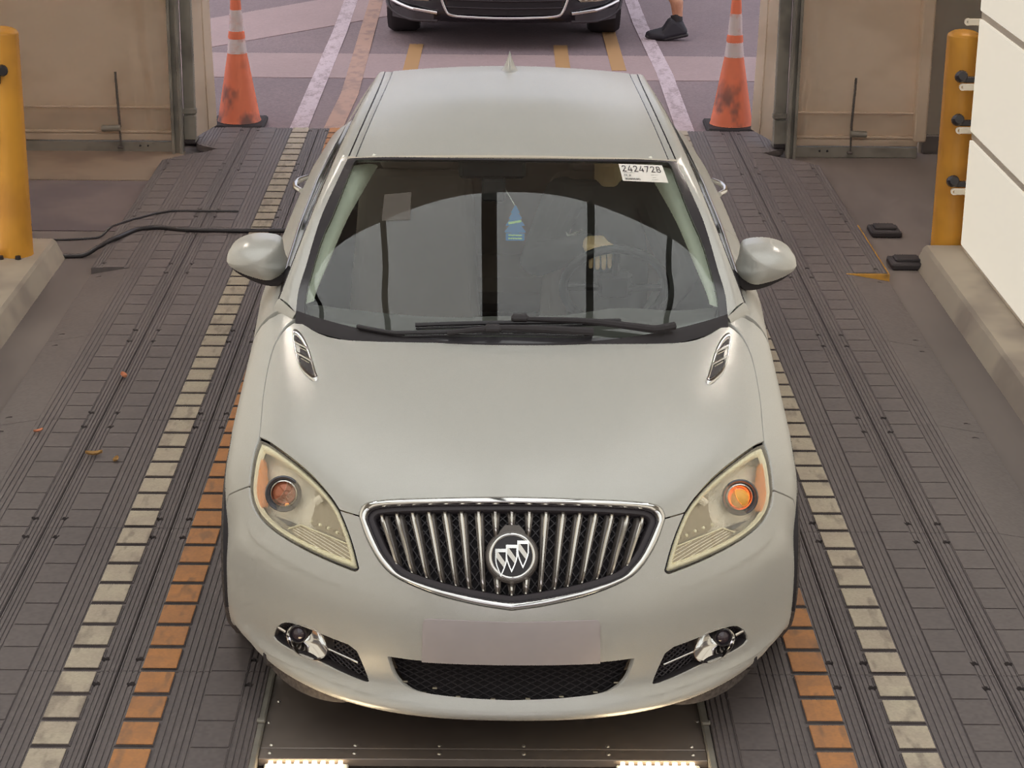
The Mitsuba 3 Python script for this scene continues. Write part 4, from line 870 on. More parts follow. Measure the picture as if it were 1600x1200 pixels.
for s in (1, -1):
    k = num('car__roof_ditch'); put(k, grid_mesh(sided(strip(XI(fRI(ys), -0.0025) + [0, 0, -0.004], XI(fRO(ys), 0.002) + [0, 0, -0.004], 4, 0.002), s)), 'm_paint', 40, CAR)
    put(num('car__ditch_gap'), cat(*[tube(sided(f(ys) + [0, 0, -0.006], s), 0.0035, 6) for f in (fRI, fRO)]), 'm_black', 40, CAR)
    e = np.array([[fRI(1.956)], [fRO(1.956)]])[:, 0]; put(num('car__ditch_cap'), tube(sided(e + [0, -0.002, -0.001], s), 0.006, 8), 'm_alu', 40, CAR)
    # the rail runs from the front fender up the windshield and along the roof
    y2 = np.linspace(1.24, 3.5, 110); Ain = np.where((y2 < 1.958)[:, None], te_at(np.minimum(y2, 1.958)), fRO(np.maximum(y2, 1.958))); Ain[:, 1] = y2
    yo = 1.36 + (3.46 - 1.36) * ((y2 - 1.24) / (3.5 - 1.24)) ** 1.0; Aout = fOUT(yo)
    low = y2 < 1.3; 
    put(num('car__roof_rail'), grid_mesh(sided(strip(XI(Ain, -0.001), Aout, 7, 0.010), s)), 'm_paint', True, CAR)
    A0, C0 = Ain[0], Aout[0]; w_ = np.linspace(0, 1, 8)[:, None]; top_ = A0 * (1 - w_) + C0 * w_; bot_ = np.array([-.722, 1.262, .945]) * (1 - w_) + np.array([-.80, 1.37, .945]) * w_; nn_ = np.linspace(0, 1, 5)[:, None, None]
    put(num('car__pillar_foot'), grid_mesh(sided(top_[None] * (1 - nn_) + bot_[None] * nn_ + np.array([-.006, -.004, 0]) * np.sin(np.pi * nn_), s)), 'm_paint', True, CAR)
    put(num('car__rail_seal'), tube(sided(Aout + [0.004, 0, -0.007], s), 0.009, 8), 'm_black', 40, CAR)
# belt line, shoulder and sills
BY = np.array([1.15, 1.35, 1.8, 2.4, 3.0, 3.5, 4.0, 4.6])
BELT = lambda y: np.stack([-np.interp(y, BY, (.775, .785, .806, .806, .792, .765, .72, .60)), y, np.interp(y, BY, (.955, .962, .972, .99, 1.008, 1.02, 1.03, 1.02))], -1)
SECT = [(0, 0), (.030, -.018), (.066, -.06), (.092, -.13), (.101, -.24), (.103, -.42), (.092, -.60), (.070, -.74), (.03, -.80)]
def side_fn(y, t):
    y = np.asarray(y, float); i = np.linspace(0, 1, len(SECT)); b = BELT(y); dx, dz = (PchipInterpolator(i, [q[k] for q in SECT])(t) for k in (0, 1)); g = np.interp(y, BY, (.95, .95, .97, .98, 1.02, 1.15, 1.3, 1.1))
    return np.stack([b[..., 0] - dx * g, y, b[..., 2] + dz], -1)
def side_panel(y0, y1, name, s, gap=0.0025):
    yy, tt_ = np.meshgrid(np.linspace(y0 + gap, y1 - gap, 40), np.linspace(0, 1, 30), indexing='ij'); k = num('car__' + name); P_ = side_fn(yy, tt_); P_ = np.concatenate([P_[:1] + [.03, .003, -.01], P_, P_[-1:] + [.03, -.003, -.01]]); P_ = np.concatenate([P_[:, :1] + [.035, 0, -.004], P_], 1); put(k, grid_mesh(sided(P_, s)), 'm_paint', 50, CAR); return k
for s in (1, -1):
    for y0, y1, nm in ((1.336, 2.36, 'front_door'), (2.36, 3.36, 'rear_door'), (3.36, 4.62, 'rear_quarter')):
        k = side_panel(y0, y1, nm, s)
        if 'door' in nm:
            yh = y1 - 0.17; p = side_fn(np.array([yh - 0.11, yh - 0.06, yh, yh + 0.06, yh + 0.11]), np.full(5, 0.27)); o = np.array([0.002, 0.032, 0.042, 0.032, 0.002])
            p[:, 0] -= o; put(k + '__handle', tube(sided(p, s), 0.011, 10), 'm_chrome', 60, CAR)
            yg = np.linspace(y0 + 0.06, min(y1 - 0.03, 3.02), 30); A = BELT(yg) + [0.02, 0, 0.0]; yo = np.clip(yg, 1.40, 3.5); C = fOUT(yo) + [0.008, 0, -0.012]; C[:, 1] = yg
            low = C[:, 2] < A[:, 2] + 0.01; C[low, 2] = A[low, 2] + 0.01
            put(k + '__window', grid_mesh(sided(strip(A, C, 6, 0.008), s)), 'm_sideglass', True, CAR)
    yb = np.linspace(1.42, 3.45, 60); put(num('car__belt_molding'), tube(sided(BELT(yb) + [0.006, 0, 0.004], s), 0.0055, 8), 'm_chrome_dull', 60, CAR)
    yg = np.linspace(3.02, 3.62, 20); A = BELT(yg) + [0.004, 0, 0]; C = fOUT(np.minimum(yg, 3.5)) + [0.002, 0, -0.006]; C[:, 1] = yg; put(num('car__rear_side_pillar'), grid_mesh(sided(strip(A, C, 6, 0.012), s)), 'm_paint', True, CAR)
    yb = np.linspace(2.30, 2.42, 6); A = BELT(yb) + [0.014, 0, 0]; C = fOUT(yb) + [0.002, 0, -0.01]; C[:, 1] = yb
    put(num('car__centre_pillar'), grid_mesh(sided(strip(A, C, 5, 0.01), s)), 'm_black', True, CAR)
# antenna fin
u, w = np.meshgrid(np.linspace(0, 1, 14), np.linspace(-1, 1, 13))
fin_y = 2.92 + 0.17 * u; hgt = 0.078 * np.clip(u * 1.25, 0, 1) ** 1.25
wid = 0.036 * np.sin(np.pi * (0.12 + 0.80 * u)) ** 0.7; tz = (1 - np.abs(w)) ** 1.02
put('car__antenna_fin', grid_mesh(np.stack([-0.008 + wid * w, fin_y, 1.464 + hgt * tz - 0.02 * (u - .3)], -1)), 'm_paint', 50, CAR)
# rear: glass and trunk, behind the roof
u, v = np.meshgrid(np.linspace(-1, 1, 24), np.linspace(0, 1, 16), indexing='ij'); xw = .44 + .10 * v
put('car__rear_window', grid_mesh(np.stack([u * xw, 3.42 + .08 * u ** 2 + v * .62, 1.352 - .035 * u ** 2 - v * .30 - .03 * np.sin(v * 3)], -1)), 'm_sideglass', True, CAR)
for s in (1, -1):
    v = np.linspace(0, 1, 20); A = np.stack([-(.44 + .10 * v), 3.50 + v * .62, 1.317 - v * .30 - .03 * np.sin(v * 3)], -1); C = np.stack([-(.56 + .14 * v), 3.50 + v * .75, 1.315 - v * .31], -1)
    put(num('car__rear_pillar'), grid_mesh(sided(strip(A, C, 6, 0.015), s)), 'm_paint', True, CAR)
u, v = np.meshgrid(np.linspace(-1, 1, 24), np.linspace(0, 1, 24), indexing='ij'); 
ty = np.interp(v, (0, .5, .62, .8, 1), (4.02, 4.55, 4.62, 4.66, 4.6)); tz = np.interp(v, (0, .5, .62, .8, 1), (1.045, 1.06, 1.0, .75, .3)); xw = np.interp(v, (0, .5, .62, .8, 1), (.70, .62, .66, .76, .74))
put('car__trunk', grid_mesh(np.stack([u * xw, ty - .10 * np.abs(u) ** 3, tz - .03 * u ** 2], -1)), 'm_paint', 40, CAR)
put('car__underbody', cat(bx(-.74, .74, .30, 4.5, .17, .22, .01), bx(-.45, .45, .25, .5, .19, .25, .01), bx(-.55, .55, .35, 1.0, .22, .80, .05)), 'm_black_soft', False, CAR)
# wheels
def wheel(s, yw):
    k = num('car__wheel'); x = 0.79 * s
    pr = [(.215, -.105), (.30, -.112), (.325, -.09), (.333, -.06), (.333, .06), (.325, .09), (.30, .112), (.215, .105)]
    t = lathe(pr, 56, (1, 0, 0), (x, yw, .333)); put(k + '__tire', t, 'm_tire', 40, CAR)
    gro = [lathe([(.3335, z - .004), (.3345, z - .002), (.3345, z + .002), (.3335, z + .004)], 56, (1, 0, 0), (x, yw, .333)) for z in (-.045, -.015, .015, .045)]
    put(k + '__tread_groove', cat(gro), 'm_hole', 40, CAR)
    sp = []
    for i in range(10):
        a = i * math.pi / 5; b = bx(-.02, .02, .04, .205, -.012, .012, .006); b.apply_transform(trimesh.transformations.rotation_matrix(math.pi / 2, [0, 1, 0])); b.apply_transform(trimesh.transformations.rotation_matrix(a, [1, 0, 0])); b.apply_translation([x + .075 * s, yw, .333]); sp.append(b)
    put(k + '__rim', cat(lathe([(.218, -.10), (.205, -.09), (.20, .08), (.222, .105)], 48, (1, 0, 0), (x, yw, .333)), lathe([(0, .0), (.055, 0), (.05, .02), (0, .025)], 24, (s, 0, 0), (x + .07 * s, yw, .333)), *sp), 'm_rim', 30, CAR)
    a = np.linspace(math.radians(-15), math.radians(195), 40); ww = np.linspace(.60, .885, 4)
    put(num('car__wheel_liner'), grid_mesh(np.stack([np.stack([np.full(40, s * q), yw + .375 * np.cos(a), .335 + .375 * np.sin(a)], -1) for q in ww])), 'm_black_soft', True, CAR)
for s in (1, -1):
    for yw in (.935, 3.62): wheel(s, yw)
# wing mirrors
def mirror(s):
    h = num('car__wing_mirror'); label(h, 'wing mirror with a pale painted cap and black underside')
    px = np.array([(354.7,404),(356,394),(361,386),(370,379),(384,373.5),(400,371),(418,371.5),(432,374),(439,378.5),(441,390),(443,404),(449,416),(441,427),(424,436),(405,431.5),(386.7,426),(370,418.5),(358,411)], float)
    q = chaikin(np.vstack([px, px[:1]]), 2)[:-1]; q = resample(q, 80, True)
    bd = np.array([at(x, y, 1.63) for x, y in q]); c = bd.mean(0) + [0.0, 0, 0.012]
    rings = []
    for r in np.concatenate([[1.0], np.sin(np.linspace(math.pi / 2, 0, 16))[1:]]):
        d = math.sqrt(max(0, 1 - r ** 2.3)); p = c + (bd - c) * r; p[:, 1] = 1.63 - 0.125 * d; rings.append(p)
    rear_ = bd.copy(); rear_[:, 1] += 0.075; rear_ = c + (rear_ - c) * [0.97, 1, 0.97]; rear_[:, 1] = 1.70
    P = np.array([rear_] + rings); P = np.concatenate([P, P[:, :1]], 1)
    put(h + '__cap', grid_mesh(sided(P, s)), 'm_paint', True, CAR)
    lowp = [(357,411),(370,419),(387,427),(405,433),(424,438),(441,430),(450,419),(452,428),(444,446),(424,446),(400,439),(375,427),(360,417)]
    lb = np.array([at(x, y, 1.645) for x, y in chaikin(np.vstack([lowp, lowp[:1]]), 1)[:-1]])
    P = np.array([lb + [0, .05, 0], lb, lb.mean(0) + (lb - lb.mean(0)) * .85 + [0, -.03, 0], np.repeat(lb.mean(0)[None] + [[0, -.045, 0]], len(lb), 0)]); P = np.concatenate([P, P[:, :1]], 1)
    put(h + '__underside', grid_mesh(sided(P, s)), 'm_black_soft', 50, CAR)
    g = c + (bd - c) * 0.9; g[:, 1] = 1.701; P = np.array([g, np.repeat(c[None] + [[0, .072, 0]], len(g), 0)]); P = np.concatenate([P, P[:, :1]], 1)
    put(h + '__mirror_glass', grid_mesh(sided(P, s)), 'm_chrome', True, CAR)
    A = at(446, 425, 1.64); put(h + '__arm', tube(sided(np.array([A + [-.03, 0, -.012], A + [.02, .0, -.02], A + [.075, .01, -.03]]), s), [.026, .024, .03], 12), 'm_black_soft', 50, CAR)
    A = at(445, 421, 1.62)
both(mirror)
# wipers
def wiper(pts, w, off, key, m='m_black'):
    q = wuv(pts, 1); q = resample(q, 30); P = W.at(q, off); put(key, tube(P, w, 8), m, 40, CAR)
for i, (blade, arm, hub) in enumerate(((((650.5,513),(720,510.5),(800,509),(880,508.5),(968,506)), ((800,506),(860,508),(920,510),(985,518),(1050,527)), (812,505)), (((560,527),(640,525),(720,523),(790,521),(925,525.5)), ((700,528),(752,522),(785,519.5),(850,522),(925,526.5)), (770,521)))):
    k = num('car__wiper'); wiper(blade, [.0075] * 30, .016, k + '__blade'); wiper([(x, y + 2.5) for x, y in blade], [.0035] * 30, .006, k + '__rubber')
    wiper(arm, list(np.linspace(.008, .014, 30)), .026, k + '__arm', 'm_black_soft')
    c = W.at(wuv([hub, (hub[0] + .1, hub[1])], 0)[:1], .024)[0]; put(k + '__joint', bx(-.028, .028, -.018, .018, -.010, .012, .008).apply_translation(c), 'm_black_soft', 30, CAR)
# cowl below the glass
u = np.linspace(-1, 1, 60); e = shield_fn(u, 0 * u); put('car__cowl', grid_mesh(np.stack([e + [0, .0, .004], e + [0, -.02, -.004], e + [0, -.05, -.03], e + [0, .02, -.05]])), 'm_black_soft', 40, CAR)

# ---- cabin
u, v = np.meshgrid(np.linspace(-1, 1, 40), np.linspace(0, 1, 24), indexing='ij')
dz = .925 + .045 * np.sin(np.pi * np.clip(v * 1.15, 0, 1)) + .035 * np.exp(-((u - .50) / .24) ** 2) * smooth01((v - .45) / .4) + .015 * np.exp(-(u / .25) ** 2) * smooth01((v - .5) / .3) - .30 * smooth01((v - .86) / .14)
put('car__dashboard', grid_mesh(np.stack([u * (.66 + .06 * v), 1.02 + .20 * u ** 2 + v * (.40 - .05 * u ** 2), dz], -1)), 'm_dash', 60, CAR)
for s in (1, -1):
    t = np.linspace(0.06, .97, 30); E = np.stack([f(t) for f in _te], -1); A = E + [.022, .03, -.02]; C = E + np.stack([.03 + .075 * t ** .7, .10 + .06 * t, -.03 - .02 * t], -1)
    put(num('car__pillar_trim'), grid_mesh(sided(strip(A, C, 6, .018), s)), 'm_inner_trim', True, CAR)
put('car__headliner', grid_mesh(roof_fn(*np.meshgrid(np.linspace(-.98, .98, 20), np.linspace(.05, .95, 12))) - [0, 0, .035]), 'm_inner_trim', True, CAR)
put('car__sun_visor', cat(bx(-.50, -.10, 1.93, 2.10, 1.345, 1.36, .006), bx(.10, .50, 1.93, 2.10, 1.345, 1.36, .006)), 'm_inner_trim', False, CAR)
def seat(x):
    k = num('car__seat')
    put(k + '__cushion', soft(m3.Manifold.batch_hull([m3.Manifold.sphere(.07, 16).translate((x + a, b, .52)) for a in (-.19, .19) for b in (1.98, 2.38)]), .05, 4), 'm_seat', True, CAR)
    put(k + '__backrest', soft(m3.Manifold.batch_hull([m3.Manifold.sphere(.06, 16).translate((x + a, b, z)) for a, b, z in ((-.2, 2.42, .55), (.2, 2.42, .55), (-.16, 2.64, 1.08), (.16, 2.64, 1.08))]), .05, 4), 'm_seat', True, CAR)
    put(k + '__headrest', soft(m3.Manifold.batch_hull([m3.Manifold.sphere(.045, 16).translate((x + a, b, z)) for a, b, z in ((-.1, 2.68, 1.17), (.1, 2.68, 1.17), (-.09, 2.7, 1.27), (.09, 2.7, 1.27))]), .05, 4), 'm_seat', True, CAR)
for x in (-.37, .37): seat(x)
put('car__rear_seat', cat(bx(-.62, .62, 2.95, 3.4, .45, .60, .05), bx(-.62, .62, 3.35, 3.5, .55, 1.12, .05)), 'm_seat', False, CAR)
put('car__cabin_floor', bx(-.74, .74, 1.2, 4.5, .24, .34), 'm_black_soft', False, CAR)
rot = trimesh.transformations.rotation_matrix(math.radians(-64), [1, 0, 0])
sw = trimesh.creation.torus(.182, .016, 48, 12); sw.apply_transform(rot); sw.apply_translation([.37, 1.86, .90])
hub = cat(bx(-.06, .06, -.07, .05, -.015, .03, .015), bx(-.18, .18, -.014, .014, -.01, .01, .006), bx(-.014, .014, -.18, 0, -.01, .01, .006)); hub.apply_transform(rot); hub.apply_translation([.37, 1.86, .90])
put('car__steering_wheel__rim', sw, 'm_black', True, CAR); put('car__steering_wheel__hub', hub, 'm_black_soft', 30, CAR)
mc = at(769, 263, 1.90)
put('car__rear_view_mirror__housing', bx(-.118, .118, -.02, .02, -.036, .036, .012).apply_translation(mc), 'm_black', 30, CAR)
put('car__rear_view_mirror__stem', tube([mc + [.01, -.0, .03], mc + [.015, -.03, .045]], .014, 10), 'm_black', 40, CAR)
put('car__rear_view_mirror__sensor_box', bx(-.042, .042, -.03, .03, -.05, .03, .008).apply_translation(mc + [.006, -.04, -.055]), 'm_black_soft', 30, CAR)
# tree shaped air freshener on its string
label('air_freshener', 'blue tree shaped air freshener hanging behind the windshield', 'air freshener')
c = at(805, 350, 1.78)
tr = Polygon([(0, .062), (-.012, .040), (-.006, .040), (-.020, .020), (-.011, .020), (-.030, -.004), (-.016, -.004), (-.034, -.028), (-.009, -.028), (-.009, -.036), (-.030, -.036), (-.030, -.056), (.030, -.056), (.030, -.036), (.009, -.036), (.009, -.028), (.034, -.028), (.016, -.004), (.030, -.004), (.011, .020), (.020, .020), (.006, .040), (.012, .040)])
FR = frame(c, (1, .0, 0), (0, .25, 1))
put('air_freshener__card', extrude(tr.buffer(.003), .004, FR), 'm_blue', False, CAR)
put('air_freshener__band', cat(extrude(Polygon([(-.024, -.002), (.022, .006), (.022, .014), (-.024, .006)]), .006, FR), extrude(sbox(-.024, -.042, .024, -.038), .006, FR), extrude(sbox(-.024, -.053, .024, -.049), .006, FR)), 'm_lime', False, CAR)
put('air_freshener__string', tube([c + [0, .015, .06], mc + [.02, 0, -.03]], .0012, 5), 'm_paper', False, CAR)
# stickers on the glass
label('windshield_sticker', 'white stock number sticker at the top corner of the windshield', 'sticker')
sq = W.uv([(966,257),(1034,259.5),(1044,286.5),(973,283.5)], 6); sp_ = W.at(sq, .0035)
def on_sticker(a, b, off=0.0):
    """point of the sticker, a across and b down, 0..1"""
    uv = (sq[0] * (1 - a)[:, None] + sq[1] * a[:, None]) * (1 - b)[:, None] + (sq[3] * (1 - a)[:, None] + sq[2] * a[:, None]) * b[:, None]
    return W.at(uv, .003 + off)
a, b = np.meshgrid(np.linspace(0, 1, 14), np.linspace(0, 1, 8)); put('windshield_sticker__paper', grid_mesh(on_sticker(a.ravel(), b.ravel()).reshape(8, 14, 3)), 'm_paper', True, CAR)
def sticker_text(text, x0, x1, y0, y1, bold=False):
    m = meshkit.text_mesh(text, 1.0, .02, bold); lo, hi = m.bounds; v = m.vertices; a = x0 + (v[:, 0] - lo[0]) / (hi[0] - lo[0]) * (x1 - x0); b = y1 - (v[:, 1] - lo[1]) / (hi[1] - lo[1]) * (y1 - y0)
    m.vertices = on_sticker(a, b, .0012); return m
put('windshield_sticker__number', sticker_text('2424728', .05, .92, .10, .46), 'm_ink', False, CAR)
put('windshield_sticker__code', sticker_text('DLR', .06, .21, .62, .74), 'm_ink', False, CAR)
def sticker_bar(x0, x1, y0, y1):
    return grid_mesh(on_sticker(np.array([x0, x1, x0, x1]), np.array([y0, y0, y1, y1]), .0012).reshape(2, 2, 3))
bars = []; x = .06
while x < .39:
    wd = float(RNG.choice([.006, .010, .014])); bars.append(sticker_bar(x, x + wd, .83, .93)); x += wd + float(RNG.choice([.006, .010]))
put('windshield_sticker__barcode', cat(bars), 'm_ink', False, CAR)
put('windshield_sticker__fine_print', cat(sticker_bar(.06, .31, .515, .53), sticker_bar(.66, .82, .60, .612), sticker_bar(.66, .76, .74, .752), sticker_bar(.66, .80, .86, .872)), 'm_smudge', False, CAR)
label('faded_decal', 'faded grey square decal at the left of the windshield', 'decal')
sq2 = W.uv([(601,305),(643,301),(641,344),(597,346)], 6)
a, b = np.meshgrid(np.linspace(0, 1, 8), np.linspace(0, 1, 8)); uv = ((sq2[0] * (1 - a.ravel())[:, None] + sq2[1] * a.ravel()[:, None]) * (1 - b.ravel())[:, None] + (sq2[3] * (1 - a.ravel())[:, None] + sq2[2] * a.ravel()[:, None]) * b.ravel()[:, None])
scene['m_decal'] = {'type': 'blendbsdf', 'weight': .42, 'a': {'type': 'thindielectric', 'int_ior': 1.05, 'ext_ior': 1.0}, 'b': two({'type': 'diffuse', 'reflectance': rgb(lin(132, 124, 118))})}
put('faded_decal', grid_mesh(W.at(uv, .003).reshape(8, 8, 3)), 'm_decal', True, CAR)
scene['faded_decal'].update({})

# ---- the driver, a dark shirted figure behind the wheel, one hand on its top
k = 'person'; label(k, 'driver in a dark shirt behind the windshield, hand on the wheel', 'person')
J = lambda *p: [np.array(q, float) for q in p]
torso = hull_chain(J((.37, 2.36, .60), (.37, 2.40, .85), (.37, 2.42, 1.02)), (.155, .16, .13)) + m3.Manifold.batch_hull([m3.Manifold.sphere(.075, 20).translate((.37 + a, 2.43, 1.08)) for a in (-.15, .15)])
arms = hull_chain(J((.20, 2.42, 1.09), (.10, 2.22, .90), (.285, 1.955, 1.03)), (.05, .045, .034)) + hull_chain(J((.54, 2.42, 1.09), (.64, 2.22, .84), (.52, 2.02, .73)), (.05, .045, .034))
legs = hull_chain(J((.29, 2.36, .58), (.28, 1.95, .64), (.29, 1.70, .42)), (.085, .068, .05)) + hull_chain(J((.45, 2.36, .58), (.46, 1.95, .64), (.45, 1.68, .42)), (.085, .068, .05))
put(k + '__shirt', soft(torso + hull_chain(J((.20, 2.42, 1.09), (.10, 2.22, .90), (.27, 1.98, 1.02)), (.078, .065, .048)) + hull_chain(J((.54, 2.42, 1.09), (.64, 2.22, .84), (.53, 2.05, .74)), (.078, .065, .048)), .03, 8), 'm_shirt', True, CAR)
put(k + '__trousers', soft(legs, .03, 8), 'm_seat', True, CAR)
def hand(base, dirv, up, s=1):
    d = np.array(dirv, float); d /= np.linalg.norm(d); n = np.array(up, float); n -= d * (n @ d); n /= np.linalg.norm(n); x = np.cross(d, n) * s; b = np.array(base, float)
    man = m3.Manifold.batch_hull([m3.Manifold.sphere(.017, 14).translate(tuple(b + d * q + x * w)) for q, w in ((0, -.022), (0, .022), (.075, -.034), (.075, .034))])
    for i, (w, l) in enumerate(((-.033, .062), (-.011, .074), (.011, .07), (.033, .055))):
        p0 = b + d * .075 + x * w; p1 = p0 + d * l * .5 + n * .004; p2 = p1 + d * l * .30 - n * .024; p3 = p2 + d * .002 - n * .03
        man = man + hull_chain([p0, p1, p2, p3], (.0105, .0095, .0088, .0075), 12)
    p0 = b + d * .02 - x * .026; man = man + hull_chain([p0, p0 - x * .030 + d * .028 - n * .01, p0 - x * .030 + d * .056 - n * .028], (.013, .0105, .009), 12)
    return man
wrist = np.array([.30, 1.925, 1.055])
skin = hull_chain(J((.37, 2.43, 1.12), (.37, 2.51, 1.20)), (.055, .052)) + m3.Manifold.batch_hull([m3.Manifold.sphere(r, 20).translate(p) for r, p in ((.085, (.37, 2.53, 1.295)), (.060, (.37, 2.495, 1.225)), (.080, (.37, 2.56, 1.30)))]) + arms + hand(wrist, (.12, -1, -.12), (0, -.1, 1)) + hand((.51, 2.0, .72), (-.45, -1, .0), (0.2, 0, 1), -1)
skin = skin + hull_chain(J((.37, 2.447, 1.275), (.37, 2.427, 1.252)), (.012, .015)) + m3.Manifold.sphere(.02, 12).scale((.5, 1, 1.5)).translate((.278, 2.54, 1.275)) + m3.Manifold.sphere(.02, 12).scale((.5, 1, 1.5)).translate((.462, 2.54, 1.275))
put(k + '__skin', soft(skin, .008, 4), 'm_skin_pale', True, CAR)
put(k + '__hair', soft(m3.Manifold.batch_hull([m3.Manifold.sphere(.09, 20).translate((.37, 2.55, 1.318)), m3.Manifold.sphere(.085, 20).translate((.37, 2.58, 1.29))]) - m3.Manifold.cube((.3, .2, .3)).translate((.22, 2.285, 1.09)), .02, 3), 'm_hair', True, CAR)
put(k + '__eye', cat(*[trimesh.creation.icosphere(1, .011).apply_translation((.37 + a, 2.455, 1.288)) for a in (-.032, .032)]), 'm_hair', True, CAR)
put(k + '__mouth', bx(.35, .39, 2.436, 2.446, 1.222, 1.228, .002), 'm_amber', False, CAR)
ck = extrude(Polygon([(-.030, .010), (-.022, -.012), (-.008, -.006), (.034, .020), (-.010, .001), (-.020, -.002)]), .004, frame((.235, 2.248, .99), (1, 0, 0), (0, .12, 1)))
put(k + '__shirt_logo', ck, 'm_paper', False, CAR)

# ------------------------------------------------------------------ black vehicle waiting outside
v_ = 'car_001'; label(v_, 'black car waiting outside, its bumper and chrome grille trim at the top', 'car')
BX, BY0, GZ = 0.100, 17.15, -0.045
def bw(P): return np.asarray(P, float) * [1, 1, 1] + [BX, BY0, GZ]
def bsurf(rows, n=60, m=40):
    C = np.array(rows, float); net = np.concatenate([C[:, :0:-1] * [-1, 1, 1], C], 1)
    uu, vv = np.linspace(0, 1, n), np.linspace(0, 1, m)
    return np.einsum('mi,nj,ijk->mnk', bspl(len(net), vv), bspl(net.shape[1], uu), net)
P = bsurf([[(0, .0, .62), (.4, .02, .62), (.75, .10, .62), (.95, .34, .62), (1.0, .62, .6)], [(0, -.03, .48), (.4, .0, .48), (.76, .09, .48), (.96, .33, .47), (1.01, .62, .46)],
           [(0, -.05, .36), (.4, -.02, .36), (.77, .08, .36), (.97, .32, .36), (1.01, .6, .36)], [(0, -.04, .27), (.4, -.01, .27), (.76, .09, .27), (.95, .32, .27), (1.0, .58, .28)], [(0, .02, .22), (.4, .05, .22), (.74, .15, .23), (.92, .36, .24), (.98, .56, .25)], [(0, .2, .2), (.4, .2, .2), (.7, .3, .2), (.85, .45, .21), (.9, .6, .22)]])
put('car_001__bumper', grid_mesh(bw(P)), 'm_blackpaint', True)
P = bsurf([[(0, 1.25, 1.12), (.4, 1.3, 1.12), (.75, 1.35, 1.10), (.93, 1.4, 1.02), (1.0, 1.4, .8), (1.01, 1.4, .45)], [(0, .6, 1.03), (.4, .62, 1.03), (.75, .68, 1.0), (.93, .75, .93), (1.0, .8, .8), (1.01, .85, .45)], [(0, .12, .93), (.4, .14, .93), (.74, .22, .91), (.92, .42, .86), (.99, .6, .76), (1.0, .66, .45)], [(0, .03, .8), (.4, .05, .8), (.75, .14, .8), (.94, .36, .78), (.995, .6, .7), (1.0, .64, .45)], [(0, .0, .60), (.4, .02, .60), (.75, .1, .6), (.95, .34, .6), (1.0, .6, .58), (1.0, .63, .45)]])
put('car_001__hood', grid_mesh(bw(P)), 'm_blackpaint', True)
def on_front(x, z, d=0.0): 
    a = abs(x); y = np.interp(a, (0, .4, .76, .96, 1.01), (-.035, -.012, .085, .32, .6)); return np.array([x, y - .012 - d, z])
def trim(pts, w, key, m):
    l = shapely.segmentize(LineString(chaikin(pts, 2)), .03); put(key, tube(bw([on_front(x, z) for x, z in l.coords]), w, 8), m, 60)
trim([(-.57, .80), (-.54, .52), (-.515, .415), (-.475, .315), (-.44, .288), (-.3, .280), (0, .272), (.3, .280), (.44, .288), (.475, .315), (.515, .415), (.54, .52), (.57, .80)], .013, 'car_001__grille__trim', 'm_chrome')
q = [(x, z) for z in np.linspace(.30, .80, 9) for x in np.linspace(-.47, .47, 20)]
put('car_001__grille__backing', grid_mesh(np.array([bw(on_front(x, z, -.004)) for x, z in q]).reshape(9, 20, 3)), 'm_grille_back', True)
for z in (.36, .42, .48, .54, .60, .66, .72): trim([(-.5, z), (0, z - .008), (.5, z)], .007, 'car_001__grille__slat', 'm_dull_black')
for s in (-1, 1):
    h = num('car_001__headlight'); put(h + '__lens', grid_mesh(np.array([bw(on_front(s * x, z, .004)) for z in np.linspace(.40, .64, 6) for x in np.linspace(.62, .93, 12)]).reshape(6, 12, 3)), 'm_lamp_grey', True)
    for x in np.linspace(.62, .86, 6): put(h + '__reflector', lathe([(0, .01), (.018, .012), (.02, 0)], 10, (0, -1, 0), bw(on_front(s * x, .43, .01))), 'm_bolt', 40)
    trim([(s * .55, .305), (s * .70, .322), (s * .85, .345), (s * .945, .375)], .016, 'car_001__chrome_strip', 'm_chrome')
    trim([(s * .55, .24), (s * .75, .235), (s * .9, .26), (s * .97, .32), (s * .985, .45)], .012, 'car_001__lip', 'm_dull_black')
    P = np.array([bw(on_front(s * x, z, .006)) for z in np.linspace(.235, .33, 4) for x in np.linspace(.58, .93, 12)]).reshape(4, 12, 3); put('car_001__bumper_insert', grid_mesh(P), 'm_dull_black', True)
    for yy in (.98, 3.9):
        k = num('car_001__wheel'); put(k + '__tire', lathe([(.26, -.12), (.36, -.135), (.385, -.10), (.388, -.06), (.388, .06), (.385, .10), (.36, .135), (.26, .12)], 48, (1, 0, 0), bw((s * .86, yy, .388))), 'm_black_soft', 40)
        put(k + '__rim', lathe([(0, .02), (.24, .05), (.265, .10), (.265, -.1), (0, -.02)], 40, (s, 0, 0), bw((s * .86, yy, .388))), 'm_rim', 40)
put('car_001__body', cat(bx(BX - .98, BX + .98, BY0 + 1.38, BY0 + 4.9, .24, 1.08, .06), bx(BX - .95, BX + .95, BY0 + .5, BY0 + 1.4, .24, .34, .02), bx(BX - .70, BX + .70, BY0 + .3, BY0 + 1.4, .22, .75, .02)), 'm_blackpaint')
cab = m3.Manifold.batch_hull([m3.Manifold.sphere(.06, 12).translate((BX + s * x, BY0 + y, z)) for s in (-1, 1) for x, y, z in ((.90, 1.25, 1.06), (.70, 2.15, 1.70), (.70, 4.4, 1.70), (.88, 4.8, 1.06))])
put('car_001__cabin', tm(cab), 'm_blackpaint', 40)
put('car_001__windshield', grid_mesh(np.array([bw((x * (.84 - .18 * t), 1.27 + .88 * t - .08, 1.13 + .62 * t + .04)) for t in np.linspace(0.05, .95, 8) for x in np.linspace(-1, 1, 12)]).reshape(8, 12, 3)), 'm_trim', True)

